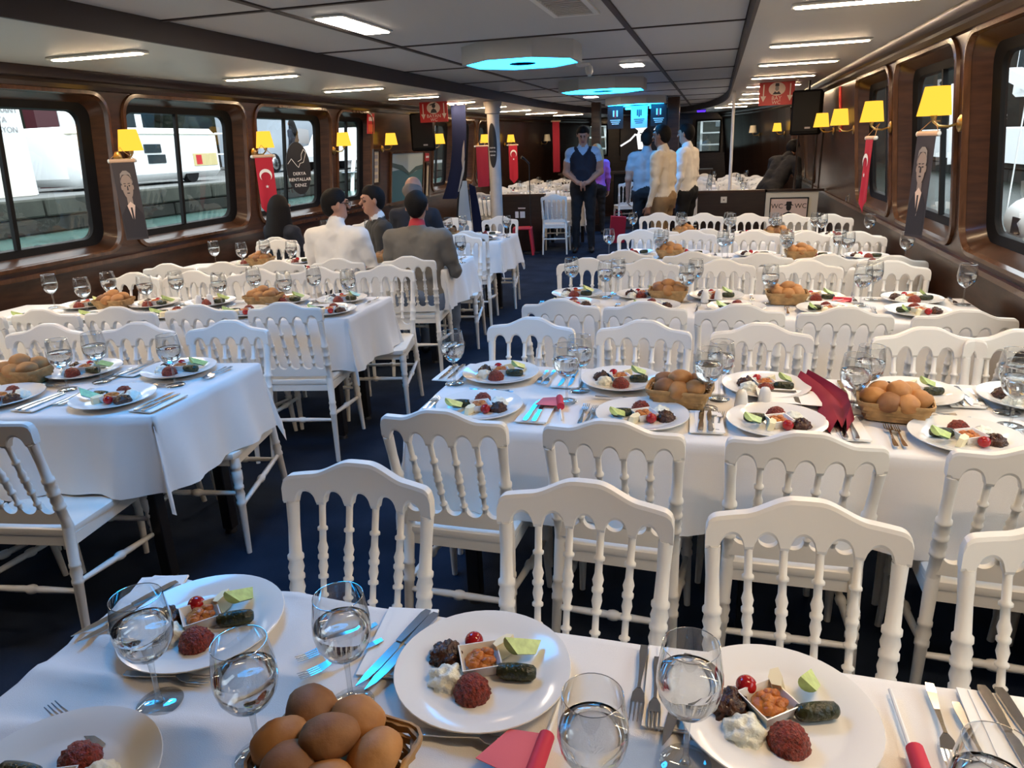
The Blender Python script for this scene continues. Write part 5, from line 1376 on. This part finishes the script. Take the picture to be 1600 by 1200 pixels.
def person(label, loc, rz, pose, shirt, legs, skin='skin', hair=('short', 'hair_black'), sleeve='long', scale=1.0, arms='down', yaw=0.0, tilt=0.0, lean=0.0, turn=0.0, vest=None, collar=None, glasses=False, h=.010, bulk=1.0):
    P = []; b = bulk
    sit = pose == 'sit'
    hz = .56 if sit else .93
    def tp(x, y, z):  # torso point: z above hips, with lean forward and sideways turn
        v = V3(x, y, z); v = Matrix.Rotation(-lean, 3, 'X') @ v; v = Matrix.Rotation(turn, 3, 'Y') @ v
        return v + V3(0, 0, hz)
    tm = vest or shirt
    for s in (-1, 1):
        P.append(('c', tp(s * .070 * b, -.01, .05), tp(s * .066 * b, .0, .22), .105 * b, .095 * b, tm, .05))
        P.append(('c', tp(s * .066 * b, .0, .22), tp(s * .085 * b, .0, .40), .098 * b, .100 * b, tm, .05))
        P.append(('c', tp(s * .03, -.005, .485), tp(s * .10 * b, -.005, .48), .054, .060, tm, .05)); P.append(('c', tp(s * .10 * b, -.005, .48), tp(s * .150 * b, -.005, .472), .058, .062, shirt, .05))
        P.append(('c', tp(s * .05, -.02, .0), tp(s * .075 * b, -.01, -.02), .115 * b, .115 * b, legs, .05))
    P.append(('c', tp(0, .01, .555), tp(0, .02, .62), .054, .052, skin, .02))
    P.append(('c', tp(0, -.008, .49), tp(0, -.002, .535), .074, .068, shirt, .02)); P.append(('c', tp(0, .0, .55), tp(0, .006, .575), .064, .060, collar or shirt, .01))
    C = tp(0, .025, .70)
    q = head(P, C, skin, yaw, tilt)
    fm = shirt if sleeve == 'long' else skin
    for s in (-1, 1):
        S = tp(s * .185 * b, -.005, .47)
        if arms == 'down': E, W = tp(s * .235 * b, -.02, .19), tp(s * .24 * b, .05, -.045); hd, hn, hs = V3(0, .15, -1), V3(-s, .3, 0), V3(0, 1, 0)
        elif arms == 'clasp': E, W = tp(s * .245, -.03, .20), tp(s * .075, .20, .07); hd, hn, hs = V3(-s * .8, .35, -.35), V3(0, -.4, -1), V3(0, .6, .8)
        elif arms == 'table': E, W = tp(s * .245 * b, .08, .20), tp(s * .14, .33, .205 if sit else .2); hd, hn, hs = V3(-s * .45, 1, -.05), V3(0, 0, -1), V3(-s, 0, 0)
        elif arms == 'reach': E, W = tp(s * .24, .14, .28), tp(s * .20 + .02, .36, .14); hd, hn, hs = V3(0, 1, -.6), V3(0, -.3, -1), V3(-s, 0, 0)
        P.append(('c', S, S + (E - S) * .55, .064 * b, .055 * b, shirt, .04))
        arm(P, S + (E - S) * .45 if sleeve == 'short' else S, E, W, fm, fm, skin, hd, hs, hn, .5 if arms != 'clasp' else .8)
        if sit:
            K, A = V3(s * .13, .42, .50), V3(s * .13, .40, .09)
            P.append(('c', V3(s * .085, .0, .545), K, .092, .066, legs, .04)); P.append(('c', K, A, .062, .045, legs, .02))
            foot = A
        else:
            K, A = V3(s * .105, .015, .50), V3(s * .115, -.01, .09)
            P.append(('c', V3(s * .088, -.01, .90), K, .098, .066, legs, .04)); P.append(('c', K, A, .064, .050, legs, .02)); foot = A
        P.append(('c', V3(foot.x, foot.y - .03, .045), V3(foot.x * 1.1, foot.y + .15, .035), .042, .034, 'shoe', .015))
    mats = list(dict.fromkeys([p[5] for p in P]))
    t = thing('person', label, 'person', loc, rz, scale=scale)
    link('body', sdf_mesh('body', P, mats, h), t)
    if hair: link('hair', hair_mesh(hair[0], q, hair[1]), t)
    if glasses:
        g = MB()
        R_ = Matrix.Rotation(yaw, 3, 'Z')
        for s in (-1, 1):
            g.tube([q(s * .032 + .022 * math.cos(a), .100, .010 + .017 * math.sin(a)) for a in [2 * PI * k / 12 for k in range(13)]], .0028, 5, 'print_black')
            g.tube([q(s * .054, .098, .015), q(s * .082, .0, .018)], .0025, 5, 'print_black')
        link('glasses', g.mesh('glasses'), t)
    return t
def crafted(label, *a, **k): return person(label, *a, **k)
person('seated man in white shirt and glasses, back turned, third left-hand table', (-2.74, 4.93, 0), .05, 'sit', 'shirt_white', 'trouser_black', arms='table', yaw=-.85, lean=.06, glasses=True, h=.009, bulk=1.02, scale=.99)
person('seated man in grey jacket with red collar, back turned, third left-hand table', (-2.12, 5.02, 0), .05, 'sit', 'jacket_grey', 'jeans', hair=('short', 'hair_black'), arms='table', yaw=.1, tilt=-.12, lean=.05, collar='collar_red', h=.009, bulk=1.10, scale=.965)
person('seated man in dark jacket and white collar facing the grey-jacketed man', (-2.68, 5.62, 0), PI - .9, 'sit', 'jacket_dark', 'trouser_black', arms='table', collar='shirt_white', lean=.05, scale=.98)
person('seated balding man in navy jacket behind the grey-jacketed man', (-2.72, 6.44, 0), .0, 'sit', 'jacket_navy', 'trouser_black', hair=('fringe', 'hair_grey'), arms='table', tilt=-.1, scale=1.0)
person('seated woman with long black hair beside the left windows', (-3.98, 6.12, 0), -.3, 'sit', 'jacket_navy', 'trouser_black', hair=('long', 'hair_black'), arms='table', lean=.05, scale=.90)
person('waiter in navy vest and pale blue sleeves, hands clasped, standing in the aisle', (-1.93, 11.2, 0), PI + .15, 'stand', 'shirt_blue', 'trouser_black', arms='clasp', sleeve='short', vest='vest_navy', tilt=-.35, scale=1.06)
person('standing man in cream shirt and tan trousers facing left', (-.60, 9.0, 0), 1.25, 'stand', 'shirt_cream', 'trouser_tan', skin='skin_dark', arms='down', bulk=1.1, scale=1.02)
person('standing man in grey short-sleeved shirt seen from behind', (-.92, 10.5, 0), .1, 'stand', 'shirt_grey', 'trouser_black', sleeve='short', arms='down', bulk=1.05, scale=1.0)
person('standing man in white shirt behind the cream-shirted man', (-.36, 9.95, 0), 1.2, 'stand', 'shirt_white', 'trouser_black', arms='down', scale=1.03)
person('person in black bending over the far right table', (.72, 10.62, 0), -.75, 'stand', 'trouser_black', 'trouser_black', arms='reach', lean=.66, scale=.98)
person('person with fair hair and purple top behind the waiter', (-2.06, 13.4, 0), .3, 'stand', 'purple', 'trouser_black', hair=('long', 'hair_blond'), arms='down', scale=.90)
# ------------------------------------------------------------------ outside: water, quays, vehicles, trees, neighbouring boat
def plane(name, x0, x1, y0, y1, z, m, lab, cat, thick=.4):
    return one(name, MB().box((0, 0, -thick / 2), (x1 - x0, y1 - y0, thick), m).mesh(name, False), lab, cat, ((x0 + x1) / 2, (y0 + y1) / 2, z))
def sea(x0, x1, y0, y1, z, lab, m='sea'):
    o = plane('sea_water', x0, x1, y0, y1, z, m, lab, 'water'); del o['category']; del o['label']; o['kind'] = 'stuff'; o['label'] = lab; o['category'] = 'water'
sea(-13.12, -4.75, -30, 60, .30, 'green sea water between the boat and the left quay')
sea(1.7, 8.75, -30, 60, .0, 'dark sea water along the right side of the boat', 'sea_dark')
plane('quay', -60, -13.2, -40, 80, .96, 'asphalt', 'grey paved quay beyond the left windows', 'quay', 1.2)
t = thing('quay_wall', 'rough stone quay wall above the water, left side', 'quay wall', (-12.95, 10, 0))
k = 0
for row, (z0, z1, m) in enumerate(((.62, .98, 'stone'), (.30, .61, 'stone_dark'), (-.1, .29, 'stone_dark'))):
    y = -14 - row * .5
    while y < 34:
        L = 1.5 + random.random() * .8
        link('stone_block', MB().box((0, 0, 0), (.3 + .1 * random.random() - row * .06, L - .03, z1 - z0 - .015), m, bev=.03).mesh('stone_block', False), t, (.0, y - 10 + L / 2, (z0 + z1) / 2)); y += L
def vehicle_box(t, name, L, W, H, z0, m, bev=.18, loc=(0, 0)): link(name, MB().box((loc[0], loc[1], z0 + H / 2), (W, L, H), m, bev=bev).mesh(name), t)
# caravan kiosk
t = thing('caravan', 'long white caravan parked on the quay beyond the left windows', 'caravan', (-15.6, 17.1, .96))
vehicle_box(t, 'body', 5.6, 2.0, 1.36, .12, 'paint_white'); vehicle_box(t, 'roof_edge', 5.5, 2.06, .05, 1.30, 'paint_cream', .02)
for y, z, w, h in ((-2.1, 1.15, .24, .16), (-1.2, 1.15, .22, .15), (-.1, .95, .62, .22), (.0, .68, .66, .22)):
    link('window', MB().box((1.01, y, z), (.03, w, h), 'dark_pane').mesh('caravan_window', False), t)
link('sticker', MB().box((1.01, 2.0, .62), (.02, 1.05, .34), 'sand_print').mesh('caravan_sticker', False), t); link('sticker', MB().box((1.015, 1.7, .62), (.025, .24, .26), 'print_red').mesh('caravan_sticker_red', False), t)
for y in (-1.6, 1.4): link('wheel', MB().lathe([(-.1, .28), (.1, .28)], 18, 'rubber', (.85, y, .28), (1.85, y, .28)).mesh('caravan_wheel', True, .6), t)
for z in (.75, 1.35): link('rail', MB().box((.9, 2.95, z), (.05, .35, .04), 'paint_white').mesh('caravan_rail', False), t)
# white truck / kiosk wall with lettering at the far left
t = thing('white_kiosk', 'white kiosk with dark lettering at the far left window', 'kiosk', (-15.6, 11.45, .96))
vehicle_box(t, 'body', 3.6, 2.0, 2.7, .0, 'paint_white', .03); link('base_panel', MB().box((1.0, .3, .55), (.06, 2.8, 1.08), 'paint_cream').mesh('kiosk_base', False), t)
for k, tx in enumerate(('OTEL RESTAURANT', 'KAFETERYA', 'ORGANIZASYON')): link('lettering', text_mesh(tx, .17, 'print_grey', .004), t, (1.02, .95, 1.78 - k * .2), (PI / 2, 0, PI / 2))
for y in (.6, .75, .9, 1.05): link('cable', MB().tube([(1.03, y, 2.6), (1.03, y + .06, 1.2)], .012, 6, 'paint_grey').mesh('kiosk_cable'), t)
link('hose', MB().tube([(1.06, -.9, .95), (1.1, -.7, .98), (1.1, -.5, .7), (1.1, -.45, .2), (1.1, -.3, .02)], .03, 8, 'rubber').mesh('kiosk_hose'), t)
t = thing('signal_post', 'maroon and white upright post behind the caravan', 'post', (-18.5, 17.4, .96)); link('maroon_half', MB().box((0, 0, 1.6), (.4, .75, 3.2), 'paint_maroon').mesh('post_maroon', False), t); link('white_half', MB().box((0, .62, 1.6), (.4, .42, 3.2), 'paint_white').mesh('post_white', False), t)
t = thing('truck_cab', 'white truck cab with red top behind the caravan', 'truck', (-19.5, 20.6, .96)); vehicle_box(t, 'cab', 1.6, 2.0, 2.2, .3, 'paint_white', .1); link('window', MB().box((1.01, -.1, 1.95), (.03, .95, .75), 'dark_pane').mesh('cab_window', False), t); vehicle_box(t, 'roof_sign', 1.0, 1.2, .35, 2.5, 'paint_maroon', .05)
for y in (-.5, .6): link('wheel', MB().lathe([(-.12, .4), (.12, .4)], 16, 'rubber', (.9, y, .4), (1.9, y, .4)).mesh('cab_wheel', True, .6), t)
def car(name, lab, loc, L, H, hood, m, rz=0):
    t = thing(name, lab, 'car' if hood else 'van', loc, rz); W = 1.8
    if hood:
        prof = [(-L / 2, .35), (L / 2 - .1, .35), (L / 2, .55), (L / 2 - .05, .85), (L / 2 - 1.1, .98), (L / 2 - 1.7, H), (-L / 2 + .25, H), (-L / 2, .9)]
    else:
        prof = [(-L / 2, .3), (L / 2, .3), (L / 2, .9), (L / 2 - .25, H), (-L / 2 + .15, H), (-L / 2, H - .2)]
    link('body', MB().prism(prof, -W / 2, W / 2, m, 'yz').mesh(name + '_body', True, .4), t)
    if hood: link('side_window', MB().prism([(-L / 2 + .4, 1.02), (L / 2 - 1.35, 1.02), (L / 2 - 1.75, H - .1), (-L / 2 + .5, H - .1)], W / 2, W / 2 + .01, 'dark_pane', 'yz').mesh('car_window', False), t)
    for y in (-L / 2 + .8, L / 2 - .8):
        w = link('wheel', MB().lathe([(-.1, .36), (.1, .36)], 24, 'rubber', (W / 2 - .05, y, .36), (W / 2 + 1, y, .36)).mesh('car_wheel', True, .6), t)
        link('hub', MB().lathe([(0, .25), (.02, .22), (.03, .05)], 20, 'steel', (W / 2 + .04, y, .36), (W / 2 + 1, y, .36)).mesh('car_hub', True, .6), w)
    return t
car('parked_van', 'grey-white parked van beyond the third left window', (-17.5, 27.6, .96), 5.2, 2.35, False, 'paint_grey')
car('parked_car', 'white parked car with spoked wheel beyond the third left window', (-15.0, 28.4, .96), 4.4, 1.6, True, 'paint_white', PI)
t = thing('mooring_rail', 'white curved rail at the quay edge beyond the third left window', 'rail', (-12.7, 24.0, .96)); link('tube', MB().tube([(.2, 0, -1.0), (.15, .3, -.2), (.1, .6, .3), (0, .9, .45)], .07, 8, 'paint_white').mesh('mooring_rail'), t)
link('foot_plate', MB().box((.1, .2, -.02), (.5, .4, .03), 'paint_grey').mesh('rail_foot', False), t)
person('person in dark long coat standing on the quay beyond the left window', (-13.9, 22.9, .96), PI / 2, 'stand', 'jacket_navy', 'trouser_black', hair=('long', 'hair_black'), h=.02)
def tree(loc, s, lab):
    t = thing('tree', lab, 'tree', loc, random.uniform(0, 6), 'dark trees behind the quay')
    link('trunk', MB().tube([(0, 0, 0), (.1 * s, 0, 1.5 * s), (0, .1 * s, 3 * s)], [.25 * s, .2 * s, .12 * s], 8, 'bark').mesh('trunk'), t)
    mb = MB()
    for k in range(9): blob(mb, (random.uniform(-1.6, 1.6) * s, random.uniform(-1.6, 1.6) * s, (2.7 + random.uniform(-.9, 1.4)) * s), (1.3 * s,) * 3, 'leaf', 3, .5, 3.0, k * 3.1)
    link('crown', mb.mesh('crown', True, 3), t)
for i, (x, y, s) in enumerate(((-24, 8, 1.25), (-24.5, 15, 1.3), (-24, 22, 1.25), (-25, 29, 1.3), (-25, 36.5, 1.4), (-25, 44, 1.4), (-25, -3, 1.3), (-26, 55, 1.5))):
    tree((x, y, .96), s, 'dark leafy tree behind the quay vehicles, %s from the left' % ORD[(i if i < 6 else (6, 7)[i - 6])])
# ground and dark terrain behind the trees (street side)
t = thing('building', 'dark hillside building behind the quay trees', 'building', (-34, 20, .96))
link('wall', MB().box((0, 0, 4.5), (2, 90, 9), 'stone_dark').mesh('street_wall', False), t)
for k in range(12): link('window', MB().box((1.01, -30 + k * 5.2, 5), (.04, 1.2, 1.8), 'dark_pane').mesh('street_window', False), t)
# right side: quay with stone wall, white boat
plane('quay', 9.25, 60, -40, 90, .55, 'asphalt', 'grey quay beyond the right windows', 'quay', 1.2)
t = thing('quay_wall', 'dark stone quay wall seen through the right windows', 'quay wall', (9.0, 24, 0))
for row, (z0, z1, m) in enumerate(((.35, .72, 'stone'), (-.1, .34, 'stone_dark'))):
    y = -12.
    while y < 24:
        L = 1.6 + random.random(); link('stone_block', MB().box((0, 0, 0), (.4, L - .03, z1 - z0 - .02), m, bev=.03).mesh('stone_block_r', False), t, (.0, y + L / 2, (z0 + z1) / 2)); y += L
t = thing('moored_boat', 'white moored boat with dark wheelhouse windows beyond the right windows', 'boat', (8.6, 27.5, .55))
link('hull', MB().prism([(-8, .0), (9, .0), (10.5, 1.05), (-8, .95)], 0, 3.0, 'paint_white', 'yz').mesh('boat_hull', False), t)
link('cabin', MB().box((1.8, -3, 2.9), (2.6, 7.5, 1.9), 'paint_white', bev=.1).mesh('boat_cabin'), t)
for k in range(4): link('cabin_window', MB().box((.49, -5.8 + k * 1.85, 3.05), (.04, 1.5, 1.15), 'dark_pane').mesh('boat_window', False), t)
link('ramp', MB().box((.3, -4, 1.7), (.5, 8.5, .35), 'paint_white', M=Matrix.Rotation(.22, 3, 'X')).mesh('boat_ramp', False), t)
for y in (3.0, 3.6): link('mast', MB().tube([(-.2, y, -.2), (-.4, y + .2, 2.6)], .09, 8, 'paint_white').mesh('boat_mast'), t)
t = thing('life_raft', 'white life raft canister on the near rail beyond the right window', 'life raft', (2.35, 6.25, .93))
link('canister', MB().lathe([(-.42, .0), (-.42, .13), (-.36, .16), (.36, .16), (.42, .13), (.42, 0)], 20, 'paint_white', (0, 0, 0), (.1, 1, 0)).mesh('raft_canister', True, .6), t)
link('label_plate', MB().box((-.158, 0, -.02), (.01, .16, .12), 'print_black').mesh('raft_plate', False), t); link('cradle', MB().box((0, 0, -.45), (.2, .7, .7), 'paint_grey').mesh('raft_cradle', False), t)
for y in (-.4, .4): link('rope', MB().tube([(-.1, y, .0), (-.1, y * 1.02, 1.4)], .006, 5, 'paint_white').mesh('raft_rope'), t)
person('man in white shirt standing on the quay beyond the right window', (8.9, 28.1, .55), PI / 2, 'stand', 'shirt_white', 'jeans', h=.02)
for i, (x, y, s) in enumerate(((19, 14, 1.4), (19, 22, 1.4), (19, 30, 1.4), (19, 38, 1.4), (19, 6, 1.4))):
    tree((x, y, .55), s, 'dark leafy tree behind the right-hand boat, %s from the right' % ORD[i])
t = thing('building', 'dark building behind the right-hand boat', 'building', (27, 25, .55)); link('wall', MB().box((0, 0, 4.5), (2, 90, 9), 'stone_dark').mesh('street_wall_r', False), t)
for k in range(12): link('window', MB().box((-1.01, -30 + k * 5.2, 5), (.04, 1.2, 1.8), 'dark_pane').mesh('street_window_r', False), t)
# bow: white stairs and deck house seen through the front windows
t = thing('deck_stairs', 'white open stairs on the foredeck behind the left front window', 'stairs', (-3.25, 20.6, .6))
for s in (-.32, .32): link('stringer', MB().box((s, .2, 1.1), (.09, .05, 1.9), 'paint_white', M=Matrix.Rotation(-.1, 3, 'Y')).mesh('stair_stringer', False), t)
for k in range(6): link('tread', MB().box((.0, .2, .25 + k * .3), (.62, .22, .04), 'paint_white').mesh('stair_tread', False), t)
t = thing('deck_stairs', 'white open stairs on the foredeck behind the right front window', 'stairs', (.0, 20.6, .6))
for s in (-.4, .4): link('stringer', MB().box((s, .2, 1.1), (.06, .05, 1.9), 'paint_white').mesh('stair_stringer_r', False), t)
for k in range(6): link('tread', MB().box((.0, .2, .25 + k * .3), (.8, .22, .035), 'paint_white').mesh('stair_tread_r', False), t)
plane('foredeck', -5, 2, 20.2, 30, .72, 'asphalt', 'grey foredeck beyond the front windows', 'deck', .75)
t = thing('building', 'dark waterfront building ahead of the bow', 'building', (-1, 45, 0)); link('wall', MB().box((0, 0, 5), (40, 2, 10), 'stone_dark').mesh('bow_wall', False), t)
for k in range(12): link('window', MB().box((-17 + k * 3.1, -1.01, 3), (1.4, .04, 1.6), 'dark_pane').mesh('bow_window', False), t)
